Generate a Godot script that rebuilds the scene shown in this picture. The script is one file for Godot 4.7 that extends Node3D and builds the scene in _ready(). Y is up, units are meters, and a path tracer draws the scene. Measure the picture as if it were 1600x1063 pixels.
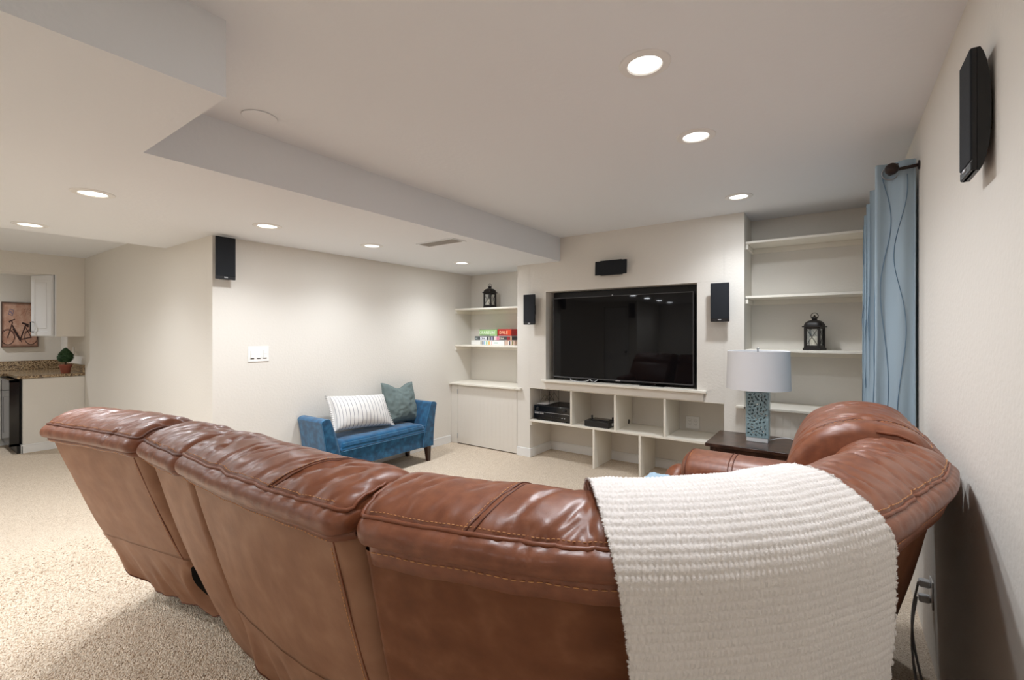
extends Node3D
# A basement media room: leather sectional seen from behind, TV wall with built-in cubbies and alcove shelves, dropped soffit, wet bar.

const H := 2.44        # main ceiling
const HS := 2.1845     # soffit underside
const ZT := -4.334     # TV wall face
const ZB := -4.728     # alcove backs
const XL := -4.04      # left wall
const XR := 0.335      # right wall
const ZK := -1.5725    # wall beside the wet bar
const XK := -7.75      # wet bar end

var M := {}
var taken := {}
var nz := FastNoiseLite.new()
var rng := RandomNumberGenerator.new()


const LAMP := 2.1
const WIDE := 0.22
const LAMP_COLOR := Color(0.955, 0.975, 1.0)

func _ready() -> void:
	# camera: level, standing behind the sofa, lens shifted slightly down
	var cam := Camera3D.new()
	cam.name = "camera"
	cam.projection = Camera3D.PROJECTION_FRUSTUM
	cam.near = 0.05
	cam.far = 60.0
	cam.size = 1063.0 / 712.19 * cam.near
	cam.frustum_offset = Vector2(0, -10.6 / 712.19 * cam.near)
	cam.position = Vector3(0, 1.4037, 0)
	cam.rotation.y = 0.61775
	cam.current = true
	add_child(cam)
	var we := WorldEnvironment.new()
	we.name = "world"
	var env := Environment.new()
	env.background_mode = Environment.BG_COLOR
	env.background_color = Color(0.02, 0.022, 0.025)
	env.tonemap_mode = Environment.TONE_MAPPER_LINEAR
	env.tonemap_exposure = 0.78
	env.sdfgi_enabled = true
	env.ssao_enabled = true
	env.ssil_enabled = true
	we.environment = env
	add_child(we)
	nz.noise_type = FastNoiseLite.TYPE_SIMPLEX
	nz.frequency = 0.01
	nz.fractal_octaves = 3
	nz.seed = 7
	make_materials()
	room()
	builtins()
	electronics()
	fittings()
	ornaments()
	bench()
	table_and_lamp()
	curtain()
	wet_bar()
	sofa()
	throw_blanket()


class MB:
	var v := PackedVector3Array()
	var n := PackedVector3Array()
	var uv := PackedVector2Array()
	var ix := PackedInt32Array()

	func add(p: Vector3, nn: Vector3, t := Vector2.ZERO) -> int:
		v.append(p)
		n.append(nn)
		uv.append(t)
		return v.size() - 1

	func tri(a: int, b: int, c: int) -> void:
		var g := (v[c] - v[a]).cross(v[b] - v[a])
		ix.append(a)
		if g.dot(n[a] + n[b] + n[c]) < 0.0:
			ix.append(c)
			ix.append(b)
		else:
			ix.append(b)
			ix.append(c)

	func face(p0: Vector3, p1: Vector3, p2: Vector3, p3: Vector3, outward: Vector3) -> void:
		var nn := (p2 - p0).cross(p3 - p1).normalized()
		if nn.dot(outward) < 0.0:
			nn = -nn
		var a := add(p0, nn, Vector2(0, 1))
		var b := add(p1, nn, Vector2(1, 1))
		var c := add(p2, nn, Vector2(1, 0))
		var d := add(p3, nn, Vector2(0, 0))
		tri(a, b, c)
		tri(a, c, d)

	func box(c: Vector3, s: Vector3, r := 0.0, bas := Basis.IDENTITY) -> MB:
		var h := s * 0.5
		r = minf(r, minf(h.x, minf(h.y, h.z)) * 0.98)
		var id := {}
		for ax in 3:
			for sg in [-1, 1]:
				var nn := Vector3.ZERO
				nn[ax] = sg
				var b := (ax + 1) % 3
				var d := (ax + 2) % 3
				var q := []
				for k in [[-1, -1], [1, -1], [1, 1], [-1, 1]]:
					var p := Vector3.ZERO
					p[ax] = sg * h[ax]
					p[b] = k[0] * (h[b] - r)
					p[d] = k[1] * (h[d] - r)
					var i := add(c + bas * p, bas * nn, Vector2(k[0] * 0.5 + 0.5, 0.5 - k[1] * 0.5))
					var cs := Vector3.ZERO
					cs[ax] = sg
					cs[b] = k[0]
					cs[d] = k[1]
					id[[ax, Vector3i(cs)]] = i
					q.append(i)
				tri(q[0], q[1], q[2])
				tri(q[0], q[2], q[3])
		if r > 0.0:
			for ax in 3:
				var b := (ax + 1) % 3
				var d := (ax + 2) % 3
				for sb in [-1, 1]:
					for sd in [-1, 1]:
						var lo := Vector3i.ZERO
						lo[ax] = -1
						lo[b] = sb
						lo[d] = sd
						var hi := lo
						hi[ax] = 1
						var a0: int = id[[b, lo]]
						var a1: int = id[[b, hi]]
						var d0: int = id[[d, lo]]
						var d1: int = id[[d, hi]]
						tri(a0, a1, d1)
						tri(a0, d1, d0)
			for sx in [-1, 1]:
				for sy in [-1, 1]:
					for sz in [-1, 1]:
						var k := Vector3i(sx, sy, sz)
						tri(id[[0, k]], id[[1, k]], id[[2, k]])
		return self

	func span(x0: float, x1: float, y0: float, y1: float, z0: float, z1: float, r := 0.0) -> MB:
		return box(Vector3(x0 + x1, y0 + y1, z0 + z1) * 0.5, Vector3(absf(x1 - x0), absf(y1 - y0), absf(z1 - z0)), r)

	# rows of points, smooth normals; cu / cv: the rows / columns close on themselves; away: a point the normals turn away from
	func grid(pts: Array, cu := false, cv := false, away = null, uvs := Vector2.ONE) -> MB:
		var nu := pts.size()
		var nv: int = pts[0].size()
		var base := v.size()
		var acc := PackedVector3Array()
		acc.resize(nu * nv)
		var mid := Vector3.ZERO
		for i in nu:
			var row: PackedVector3Array = pts[i]
			for j in nv:
				mid += row[j]
		mid /= nu * nv
		if away != null:
			mid = away
		for i in nu - 1:
			var r0: PackedVector3Array = pts[i]
			var r1: PackedVector3Array = pts[i + 1]
			for j in nv - 1:
				var a := r0[j]
				var b := r1[j]
				var c := r1[j + 1]
				var d := r0[j + 1]
				var g := (c - a).cross(d - b)
				var k := i * nv + j
				acc[k] += g
				acc[k + nv] += g
				acc[k + nv + 1] += g
				acc[k + 1] += g
		if cu:
			for j in nv:
				var s := acc[j] + acc[(nu - 1) * nv + j]
				acc[j] = s
				acc[(nu - 1) * nv + j] = s
		if cv:
			for i in nu:
				var s := acc[i * nv] + acc[i * nv + nv - 1]
				acc[i * nv] = s
				acc[i * nv + nv - 1] = s
		var side := 0.0
		for i in nu:
			var row: PackedVector3Array = pts[i]
			for j in nv:
				side += acc[i * nv + j].dot(row[j] - mid)
		var f := -1.0 if side < 0.0 else 1.0
		for i in nu:
			var row: PackedVector3Array = pts[i]
			for j in nv:
				var q := acc[i * nv + j]
				q = q.normalized() * f if q.length_squared() > 1e-24 else Vector3.UP
				v.append(row[j])
				n.append(q)
				uv.append(Vector2(float(i) / (nu - 1) * uvs.x, float(j) / (nv - 1) * uvs.y))
		for i in nu - 1:
			for j in nv - 1:
				var k := base + i * nv + j
				if f > 0.0:
					ix.append_array([k, k + nv + 1, k + nv, k, k + 1, k + nv + 1])
				else:
					ix.append_array([k, k + nv, k + nv + 1, k, k + nv + 1, k + 1])
		return self

	func tube(path: Array, r, seg := 8, closed := false, flat := 1.0) -> MB:
		var m := path.size()
		var rows := []
		var up := Vector3.UP
		var t0: Vector3 = (path[1] - path[0]).normalized()
		if absf(t0.dot(up)) > 0.9:
			up = Vector3.RIGHT
		var first := PackedVector3Array()
		for i in m:
			var t: Vector3
			if closed:
				t = (path[(i + 1) % m] - path[(i - 1 + m) % m]).normalized()
			else:
				t = (path[mini(i + 1, m - 1)] - path[maxi(i - 1, 0)]).normalized()
			var sd := t.cross(up).normalized()
			up = sd.cross(t).normalized()
			var rr: float = r[i] if r is Array else r
			var row := PackedVector3Array()
			for k in seg + 1:
				var a := TAU * k / seg
				row.append(path[i] + (sd * cos(a) + up * sin(a) * flat) * rr)
			rows.append(row)
			if i == 0:
				first = row
		if closed:
			rows.append(first)
		else:
			for e in [0, m - 1]:
				var cap := PackedVector3Array()
				for k in seg + 1:
					cap.append(path[e])
				if e == 0:
					rows.push_front(cap)
				else:
					rows.append(cap)
		# orientation: away from the path itself
		var b0 := v.size()
		grid(rows, closed, true)
		var s := 0.0
		for i in range(rows.size()):
			var q: Vector3 = path[clampi(i if closed else i - 1, 0, m - 1)]
			for k in seg + 1:
				s += n[b0 + i * (seg + 1) + k].dot(v[b0 + i * (seg + 1) + k] - q)
		if s < 0.0:
			turn(b0)
		return self

	func turn(from: int) -> void:
		for i in range(from, n.size()):
			n[i] = -n[i]
		var k := 0
		while k < ix.size():
			if ix[k] >= from:
				var t := ix[k + 1]
				ix[k + 1] = ix[k + 2]
				ix[k + 2] = t
			k += 3

	func lathe(prof: Array, c: Vector3, seg := 32, ax := Vector3.UP) -> MB:
		var bas := Basis.IDENTITY
		if ax != Vector3.UP:
			var s := ax.cross(Vector3.UP if absf(ax.y) < 0.9 else Vector3.RIGHT).normalized()
			bas = Basis(s, ax, s.cross(ax))
		var rows := []
		for p in prof:
			var row := PackedVector3Array()
			for k in seg + 1:
				var a := TAU * k / seg
				row.append(c + bas * Vector3(p.x * cos(a), p.y, p.x * sin(a)))
			rows.append(row)
		return grid(rows, false, true)

	# polygon (2D) pushed along an axis; at maps (px, py, depth) to space
	func prism(poly: PackedVector2Array, d0: float, d1: float, at: Callable) -> MB:
		var id := Geometry2D.triangulate_polygon(poly)
		var mid := Vector3.ZERO
		for p in poly:
			mid += at.call(p.x, p.y, (d0 + d1) * 0.5)
		mid /= poly.size()
		var axis: Vector3 = (at.call(poly[0].x, poly[0].y, d1) - at.call(poly[0].x, poly[0].y, d0)).normalized()
		for e in 2:
			var d := d1 if e else d0
			var nn := axis if e else -axis
			var b := v.size()
			for p in poly:
				add(at.call(p.x, p.y, d), nn, p)
			var k := 0
			while k < id.size():
				tri(b + id[k], b + id[k + 1], b + id[k + 2])
				k += 3
		var ccw := not Geometry2D.is_polygon_clockwise(poly)
		for i in poly.size():
			var p := poly[i]
			var q := poly[(i + 1) % poly.size()]
			var o := Vector2(q.y - p.y, p.x - q.x) * (1.0 if ccw else -1.0)
			var o3: Vector3 = at.call(p.x + o.x, p.y + o.y, d0) - at.call(p.x, p.y, d0)
			face(at.call(p.x, p.y, d0), at.call(q.x, q.y, d0), at.call(q.x, q.y, d1), at.call(p.x, p.y, d1), o3)
		return self

	func ball(c: Vector3, r: Vector3, nu := 16, nv := 12) -> MB:
		var rows := []
		for i in nv + 1:
			var t := PI * i / nv
			var row := PackedVector3Array()
			for k in nu + 1:
				var a := TAU * k / nu
				row.append(c + Vector3(sin(t) * cos(a), cos(t), sin(t) * sin(a)) * r)
			rows.append(row)
		return grid(rows, false, true)

	func mesh() -> ArrayMesh:
		var a := []
		a.resize(Mesh.ARRAY_MAX)
		a[Mesh.ARRAY_VERTEX] = v
		a[Mesh.ARRAY_NORMAL] = n
		a[Mesh.ARRAY_TEX_UV] = uv
		a[Mesh.ARRAY_INDEX] = ix
		var m := ArrayMesh.new()
		m.add_surface_from_arrays(Mesh.PRIMITIVE_TRIANGLES, a)
		return m


# ---------------------------------------------------------------- nodes
func numbered(called: String) -> String:
	var k: int = taken.get(called, 0)
	taken[called] = k + 1
	return called if k == 0 else "%s_%03d" % [called, k]


func tag(o: Node3D, label: String, category: String, group := "", kind := "") -> Node3D:
	if label:
		o.set_meta("label", label)
	if category:
		o.set_meta("category", category)
	if group:
		o.set_meta("group", group)
	if kind:
		o.set_meta("kind", kind)
	return o


func thing(called: String, at: Vector3, label: String, category: String, group := "") -> Node3D:
	var o := Node3D.new()
	o.name = numbered(called)
	o.position = at
	add_child(o, true)
	return tag(o, label, category, group)


# a mesh in world coordinates, hung under a thing (or a part of it)
func part(under: Node3D, called: String, b, m: Material, label := "") -> MeshInstance3D:
	var o := MeshInstance3D.new()
	o.name = called
	o.mesh = b.mesh() if b is MB else b
	o.material_override = m
	if under is not MeshInstance3D or under.get_parent() == self:
		o.position = -under.position
	under.add_child(o, true)
	if label:
		o.set_meta("label", label)
	return o


func struct(called: String, b, m: Material, label: String, category: String) -> MeshInstance3D:
	var o := MeshInstance3D.new()
	o.name = numbered(called)
	o.mesh = b.mesh() if b is MB else b
	o.material_override = m
	add_child(o, true)
	tag(o, label, category, "", "structure")
	return o


func solid(called: String, b, m: Material, label: String, category: String, group := "") -> MeshInstance3D:
	var o := MeshInstance3D.new()
	o.name = numbered(called)
	o.mesh = b.mesh() if b is MB else b
	o.material_override = m
	add_child(o, true)
	tag(o, label, category, group)
	return o


# ---------------------------------------------------------------- materials
func noise_tex(kind: int, freq: float, oct := 3, size := 512, ramp = null, normal := false, strength := 4.0, sd := 1) -> NoiseTexture2D:
	var f := FastNoiseLite.new()
	f.noise_type = kind
	f.frequency = freq
	f.fractal_octaves = oct
	f.seed = sd
	if kind == FastNoiseLite.TYPE_CELLULAR:
		f.fractal_type = FastNoiseLite.FRACTAL_NONE
		f.cellular_return_type = FastNoiseLite.RETURN_DISTANCE2_SUB
	var t := NoiseTexture2D.new()
	t.width = size
	t.height = size
	t.seamless = true
	t.noise = f
	if normal:
		t.as_normal_map = true
		t.bump_strength = strength
	if ramp != null:
		t.color_ramp = ramp
	return t


func ramp(stops: Array) -> Gradient:
	var g := Gradient.new()
	var o := PackedFloat32Array()
	var c := PackedColorArray()
	for s in stops:
		o.append(s[0])
		c.append(s[1])
	g.offsets = o
	g.colors = c
	return g


func c8(r: int, g: int, b: int) -> Color:
	return Color8(r, g, b)


func mat(color: Color, rough := 0.6, opt := {}) -> StandardMaterial3D:
	var m := StandardMaterial3D.new()
	m.albedo_color = color
	m.roughness = rough
	m.metallic = opt.get("metal", 0.0)
	m.metallic_specular = opt.get("spec", 0.5)
	if opt.has("tex"):
		m.albedo_texture = opt.tex
	if opt.has("bump"):
		m.heightmap_enabled = true
		m.heightmap_texture = opt.bump
		m.heightmap_scale = opt.get("depth", 0.05)
	if opt.has("normal"):
		m.normal_enabled = true
		m.normal_texture = opt.normal
		m.normal_scale = opt.get("nscale", 1.0)
	if opt.has("tile"):
		m.uv1_triplanar = true
		m.uv1_world_triplanar = opt.get("world", false)
		m.uv1_scale = Vector3.ONE / float(opt.tile)
	if opt.has("coat"):
		m.clearcoat_enabled = true
		m.clearcoat = opt.coat
		m.clearcoat_roughness = opt.get("coat_rough", 0.2)
	if opt.has("rim"):
		m.rim_enabled = true
		m.rim = opt.rim
		m.rim_tint = opt.get("tint", 0.5)
	if opt.has("emit"):
		m.emission_enabled = true
		m.emission = opt.emit
		m.emission_energy_multiplier = opt.get("power", 1.0)
	if opt.has("backlight"):
		m.backlight_enabled = true
		m.backlight = opt.backlight
	return m


func make_materials() -> void:
	var S := FastNoiseLite.TYPE_SIMPLEX
	var C := FastNoiseLite.TYPE_CELLULAR
	var plaster := noise_tex(S, 0.02, 3, 512, null, false, 4.0, 3)
	M.wall = mat(c8(229, 224, 215), 0.75, {"bump": plaster, "depth": 0.06, "tile": 0.32, "world": true})
	M.ceiling = mat(c8(237, 239, 241), 0.85, {"bump": plaster, "depth": 0.05, "tile": 0.5, "world": true})
	M.trim = mat(c8(238, 237, 234), 0.4)
	M.builtin = mat(c8(240, 234, 221), 0.45)
	M.panel = mat(c8(229, 223, 213), 0.5)
	M.hall = mat(c8(200, 192, 180), 0.8)
	var flecks := carpet_images()
	M.carpet = mat(c8(255, 255, 255), 0.95, {"tex": flecks[0], "bump": flecks[1], "depth": 0.35, "tile": 0.62, "world": true, "spec": 0.15})
	M.tuft = mat(c8(255, 255, 255), 0.95, {"spec": 0.15})
	M.tuft.vertex_color_use_as_albedo = true
	var hide := ramp([[0.0, c8(114, 64, 42)], [0.35, c8(126, 73, 48)], [0.6, c8(133, 79, 53)], [1.0, c8(147, 91, 63)]])
	var grain := noise_tex(C, 0.055, 1, 512, null, false, 4.0, 21)
	var grain_n := noise_tex(C, 0.055, 1, 512, null, true, 1.6, 21)
	var hide_t := noise_tex(S, 0.006, 4, 512, hide, false, 4.0, 22)
	M.leather = mat(c8(248, 244, 240), 0.4, {"tex": hide_t, "normal": grain_n, "nscale": 0.35, "tile": 0.16, "spec": 0.5, "coat": 0.22, "coat_rough": 0.3})
	var hide2 := ramp([[0.0, c8(144, 104, 80)], [0.4, c8(155, 114, 90)], [0.65, c8(162, 121, 96)], [1.0, c8(172, 133, 108)]])
	M.leather_back = mat(c8(248, 246, 244), 0.5, {"tex": noise_tex(S, 0.006, 4, 512, hide2, false, 4.0, 23), "normal": grain_n, "nscale": 0.2, "tile": 0.5, "spec": 0.35})
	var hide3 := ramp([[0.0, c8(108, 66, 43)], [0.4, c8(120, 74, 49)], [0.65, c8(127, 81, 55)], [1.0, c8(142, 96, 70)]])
	M.leather_back_shaded = mat(c8(248, 246, 244), 0.5, {"tex": noise_tex(S, 0.006, 4, 512, hide3, false, 4.0, 24), "normal": grain_n, "nscale": 0.2, "tile": 0.4, "spec": 0.35})  # back leather darkened in colour for the weaker light on corner and end
	M.piping = mat(c8(130, 76, 52), 0.4, {})
	M.piping_dark = mat(c8(96, 50, 30), 0.5, {})
	M.stitch = mat(c8(214, 156, 104), 0.7)
	M.black_cloth = mat(c8(16, 15, 15), 0.9)
	var fluff := noise_tex(S, 0.08, 3, 512, null, false, 4.0, 31)
	M.throw = mat(c8(242, 235, 230), 0.95, {"bump": fluff, "depth": 0.12, "tile": 0.1, "rim": 0.5, "tint": 0.3, "spec": 0.1})
	var velvet := ramp([[0.0, c8(16, 62, 94)], [0.5, c8(24, 83, 122)], [1.0, c8(40, 110, 150)]])
	M.velvet = mat(c8(250, 250, 250), 0.75, {"tex": noise_tex(S, 0.012, 4, 512, velvet, false, 4.0, 41), "tile": 0.6, "rim": 0.9, "tint": 0.6, "spec": 0.2})
	M.velvet_edge = mat(c8(70, 122, 160), 0.7)
	M.walnut = mat(c8(56, 34, 24), 0.35)
	var wood := ramp([[0.0, c8(40, 24, 18)], [0.5, c8(62, 40, 31)], [1.0, c8(86, 60, 48)]])
	M.espresso = mat(c8(250, 250, 250), 0.28, {"tex": noise_tex(S, 0.012, 4, 512, wood, false, 4.0, 42), "tile": 0.7, "coat": 0.3})
	M.sage = mat(c8(103, 117, 115), 0.9, {"bump": fluff, "depth": 0.1, "tile": 0.12, "rim": 0.3})
	M.black_grille = mat(c8(20, 24, 30), 0.85, {"bump": grain, "depth": 0.03, "tile": 0.05})
	M.black_box = mat(c8(16, 16, 18), 0.42)
	M.black_gloss = mat(c8(8, 8, 10), 0.12)
	M.screen = mat(c8(13, 13, 15), 0.03, {"spec": 0.32})
	M.bezel = mat(c8(96, 96, 98), 0.4, {"metal": 0.8})
	M.silver = mat(c8(190, 190, 192), 0.3, {"metal": 1.0})
	M.badge = mat(c8(205, 205, 208), 0.35, {"metal": 0.6})
	M.iron = mat(c8(30, 25, 23), 0.5, {"metal": 0.2})
	M.bronze = mat(c8(52, 42, 38), 0.4, {"metal": 0.6})
	M.wax = mat(c8(238, 228, 205), 0.6)
	M.plate = mat(c8(244, 243, 240), 0.35)
	M.plate_hole = mat(c8(120, 118, 114), 0.6)
	M.white_cable = mat(c8(225, 225, 225), 0.5)
	M.grey_cable = mat(c8(150, 148, 145), 0.5)
	M.shade = mat(c8(236, 236, 238), 0.85, {"bump": noise_tex(S, 0.2, 1, 256, null, false, 4.0, 51), "depth": 0.02, "tile": 0.06, "backlight": Color(0.25, 0.25, 0.25)})
	M.ceramic = mat(c8(148, 174, 180), 0.35, {"bump": noise_tex(S, 0.03, 2, 256, null, false, 4.0, 52), "depth": 0.12, "tile": 0.1, "coat": 0.3})
	M.hollow = mat(c8(20, 26, 28), 0.8)
	M.chrome = mat(c8(215, 216, 218), 0.12, {"metal": 1.0})
	M.acrylic = mat(c8(226, 228, 228), 0.15, {"coat": 0.5})
	M.curtain = mat(c8(160, 180, 193), 0.8, {"bump": noise_tex(S, 0.25, 1, 256, null, false, 4.0, 61), "depth": 0.03, "tile": 0.08, "rim": 0.25, "backlight": Color(0.12, 0.14, 0.16)})
	M.thread = mat(c8(100, 128, 152), 0.7)
	var stone := ramp([[0.0, c8(60, 46, 38)], [0.34, c8(104, 84, 62)], [0.46, c8(164, 136, 98)], [0.54, c8(226, 210, 180)], [0.64, c8(150, 122, 86)], [1.0, c8(78, 64, 52)]])
	M.granite = mat(c8(250, 248, 244), 0.15, {"tex": noise_tex(S, 0.02, 5, 512, stone, false, 4.0, 71), "tile": 0.5, "coat": 0.4})
	M.cab_white = mat(c8(236, 237, 238), 0.4)
	M.bulb = mat(c8(255, 255, 255), 0.5, {"emit": Color(1.0, 0.985, 0.95), "power": 3.0})
	M.glass = mat(Color(0.9, 0.95, 0.95, 0.08), 0.04)
	M.glass.transparency = BaseMaterial3D.TRANSPARENCY_ALPHA
	M.dark_glass = mat(c8(20, 22, 22), 0.03, {"spec": 0.8})
	M.leaf = mat(c8(34, 66, 30), 0.7, {"backlight": Color(0.1, 0.16, 0.06)})
	M.terracotta = mat(c8(150, 84, 66), 0.8)
	M.bark = mat(c8(70, 52, 38), 0.9)
	M.vent = mat(c8(222, 218, 212), 0.6)
	M.vent_dark = mat(c8(120, 114, 108), 0.8)
	M.blue_fleece = mat(c8(176, 202, 220), 0.95, {"bump": fluff, "depth": 0.2, "tile": 0.12, "rim": 0.4})
	M.window_pane = mat(Color(0.85, 0.92, 0.95, 0.1), 0.05)
	M.window_pane.transparency = BaseMaterial3D.TRANSPARENCY_ALPHA
	M.night = mat(c8(40, 44, 48), 0.9)


# tufts of a beige carpet with dark flecks: colour and height, both wrapping at the edges
func carpet_images() -> Array:
	var n := 640
	var im := Image.create(n, n, false, Image.FORMAT_RGBA8)
	var hm := Image.create(n, n, false, Image.FORMAT_L8)
	im.fill(c8(208, 190, 168))
	hm.fill(Color(0.1, 0.1, 0.1))
	rng.seed = 33
	for k in 30000:
		var x := rng.randi_range(0, n - 1)
		var y := rng.randi_range(0, n - 1)
		var c := tuft_color()
		var h := rng.randf_range(0.35, 1.0)
		var r := rng.randi_range(1, 2)
		for dx in range(-r, r + 1):
			for dy in range(-r, r + 1):
				if dx * dx + dy * dy <= r * r + 1:
					var px := posmod(x + dx, n)
					var py := posmod(y + dy, n)
					im.set_pixel(px, py, c)
					var g := h * (1.0 - 0.12 * (dx * dx + dy * dy))
					hm.set_pixel(px, py, Color(g, g, g))
	return [ImageTexture.create_from_image(im), ImageTexture.create_from_image(hm)]


func tuft_color() -> Color:
	var k := rng.randf()
	var c := c8(220, 204, 184).lerp(c8(235, 222, 204), rng.randf())
	if k < 0.065:
		c = c8(170, 149, 127)
	elif k < 0.24:
		c = c8(204, 184, 161)
	elif k < 0.4:
		c = c8(219, 202, 181)
	return c


func plain(r: int, g: int, b: int, rough := 0.5) -> StandardMaterial3D:
	return mat(Color8(r, g, b), rough)


# ---------------------------------------------------------------- the room
func lit_can(x: float, z: float, y: float, label: String, power := 1.0) -> void:
	var t := thing("recessed_light", Vector3(x, y, z), label, "ceiling light", "recessed ceiling lights")
	var c := Vector3(x, y, z)
	part(t, "trim_ring", MB.new().lathe([Vector2(0.062, -0.001), Vector2(0.066, -0.007), Vector2(0.066, -0.007), Vector2(0.09, -0.006), Vector2(0.096, -0.003), Vector2(0.097, 0.002)], c, 40), M.trim)
	part(t, "diffuser_lamp", MB.new().lathe([Vector2(0.0, -0.004), Vector2(0.05, -0.004), Vector2(0.064, -0.001), Vector2(0.064, 0.002), Vector2(0.0, 0.003)], c, 32), M.bulb)
	var l := SpotLight3D.new()
	l.name = "lamp_light"
	l.spot_angle = 70.0
	l.spot_angle_attenuation = 1.0
	l.spot_range = 14.0
	l.spot_attenuation = 2.0
	l.light_size = 0.055
	l.light_color = LAMP_COLOR
	l.light_energy = LAMP * power
	l.shadow_enabled = true
	l.position = Vector3(0, -0.016, 0)
	l.rotation_degrees.x = -90
	t.add_child(l)
	var w := AreaLight3D.new()                                      # the lens also spreads light wide
	w.name = "lamp_light"
	w.area_size = Vector2(0.11, 0.11)
	w.light_color = LAMP_COLOR
	w.light_energy = LAMP * power * WIDE
	w.area_range = 14.0
	w.shadow_enabled = true
	w.position = Vector3(0, -0.014, 0)
	w.rotation_degrees.x = -90
	t.add_child(w)


func room() -> void:
	struct("floor", MB.new().span(-9.3, 0.5, -0.12, 0.0, -4.95, 3.75), M.carpet, "beige speckled carpet over the whole room", "floor")
	carpet_pile()
	struct("ceiling", MB.new().span(-9.3, 0.5, H, H + 0.12, -4.95, 3.75), M.ceiling, "higher flat ceiling above the sofa and television wall", "ceiling")
	var xz := func(a, b, d): return Vector3(a, d, b)
	struct("soffit", MB.new().prism(PackedVector2Array([Vector2(-5.02, -4.9), Vector2(-2.4392, -4.9), Vector2(-2.4392, -0.6822), Vector2(-1.6475, -0.6822), Vector2(-1.6475, 3.7), Vector2(-5.02, 3.7)]), HS, H + 0.02, xz), M.ceiling, "dropped stepped ceiling soffit over the left of the room", "soffit")
	var xy := func(a, b, d): return Vector3(a, b, d)
	struct("soffit", MB.new().prism(PackedVector2Array([Vector2(-5.02, HS), Vector2(-5.02, H), Vector2(-5.55, H), Vector2(-5.55, 2.352)]), ZK - 0.05, 3.7, xy), M.ceiling, "sloping edge of the dropped soffit toward the bar", "soffit")
	struct("ceiling", MB.new().span(-9.2, -5.54, 2.352, H + 0.01, ZK - 0.05, 3.7), M.ceiling, "ceiling in front of the wet bar", "ceiling")
	# walls
	struct("wall_left", MB.new().span(XL - 0.12, XL, 0, H, -4.9, ZK, 0.006), M.wall, "beige textured wall behind the blue bench", "wall")
	struct("wall_bar", MB.new().span(-9.3, XL - 0.1, 0, H, ZK - 0.12, ZK), M.wall, "beige wall running from the speaker corner to the wet bar", "wall")
	struct("wall_right", MB.new().span(XR, XR + 0.12, 0, H, -4.9, -4.12).span(XR, XR + 0.12, 0, H, -3.08, 3.75).span(XR, XR + 0.12, 0, 1.15, -4.12, -3.08).span(XR, XR + 0.12, 2.12, H, -4.12, -3.08), M.wall, "beige textured wall along the right of the sofa", "wall")
	var w := MB.new()
	w.span(-3.004, -2.83, 0, H, ZB - 0.17, ZT)                 # piers each side of the cubbies
	w.span(-0.80, -0.639, 0, H, ZB - 0.17, ZT)
	w.span(-2.831, -0.799, 0.79, 0.888, ZB - 0.17, ZT)                # between the cubbies and the television
	w.span(-2.831, -2.62, 0.887, 1.863, ZB - 0.17, ZT)
	w.span(-1.025, -0.799, 0.887, 1.863, ZB - 0.17, ZT)
	w.span(-2.831, -0.799, 1.862, H, ZB - 0.17, ZT)
	w.span(-2.63, -1.02, 0.88, 1.87, ZB - 0.17, -4.53)                # back of the television recess
	w.span(-2.835, -0.795, 0, 0.80, ZB - 0.18, -4.79)                 # back of the cubbies
	struct("wall_alcove", MB.new().span(XL - 0.1, -3.005, 0, H, ZB - 0.17, ZB), M.wall, "beige back of the left alcove", "wall")
	struct("wall_recess", MB.new().span(-0.638, XR + 0.1, 0, H, ZB - 0.17, ZB), M.wall, "beige back of the right alcove", "wall")
	struct("wall_television", w, M.wall, "beige wall holding the television recess and cubbies", "wall")
	struct("wall_back", MB.new().span(-4.0, 0.5, 0, H, 3.6, 3.72), M.wall, "far wall behind the sofa", "wall")
	struct("wall_entry", MB.new().span(-9.3, -4.75, 0, H, 1.9, 2.02).span(-4.75, -4.1, 2.05, H, 1.9, 2.02).span(-4.1, -3.9, 0, H, 1.9, 3.7), M.wall, "wall with the panelled door behind the sofa", "wall")
	struct("wall_kitchen", MB.new().span(-9.12, -9.0, 0, H, -1.7, 2.0), M.wall, "pale wall behind the wet bar", "wall")
	struct("wall_knee", MB.new().span(XK - 0.08, XK, 0, 0.868, ZK, -1.03, 0.004), M.wall, "beige end wall under the granite counter", "wall")
	struct("wall_header", MB.new().span(XK - 0.35, XK, 2.115, 2.36, ZK, 1.95), M.wall, "beige header above the wet bar", "wall")
	# baseboards
	var bb := func(b: MB, x0, x1, z0, z1): b.span(x0, x1, 0, 0.082, z0, z1, 0.001).span(x0, x1, 0.08, 0.098, z0, z1, 0.006)
	var b1 := MB.new()
	bb.call(b1, XL, XL + 0.014, ZT + 0.02, ZK + 0.014)
	struct("baseboard_left", b1, M.trim, "white baseboard under the wall behind the bench", "baseboard")
	var b2 := MB.new()
	bb.call(b2, -3.004, -2.83 + 0.014, ZT, ZT + 0.014)
	bb.call(b2, -2.83, -2.816, -4.79, ZT)
	bb.call(b2, -2.83, -0.80, -4.79, -4.776)
	bb.call(b2, -0.814, -0.80, -4.79, ZT)
	bb.call(b2, -0.814, -0.639, ZT, ZT + 0.014)
	struct("baseboard_television", b2, M.trim, "white baseboard along the television wall and inside the cubbies", "baseboard")
	var b3 := MB.new()
	bb.call(b3, XK, XK + 0.014, ZK, -1.02)
	bb.call(b3, XK - 0.08, XK + 0.014, -1.03, -1.016)
	struct("baseboard_bar", b3, M.trim, "white baseboard under the counter end wall", "baseboard")
	var b4 := MB.new()
	bb.call(b4, XK, XL, ZK, ZK + 0.014)
	struct("baseboard_corner", b4, M.trim, "white baseboard on the wall toward the bar", "baseboard")
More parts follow.
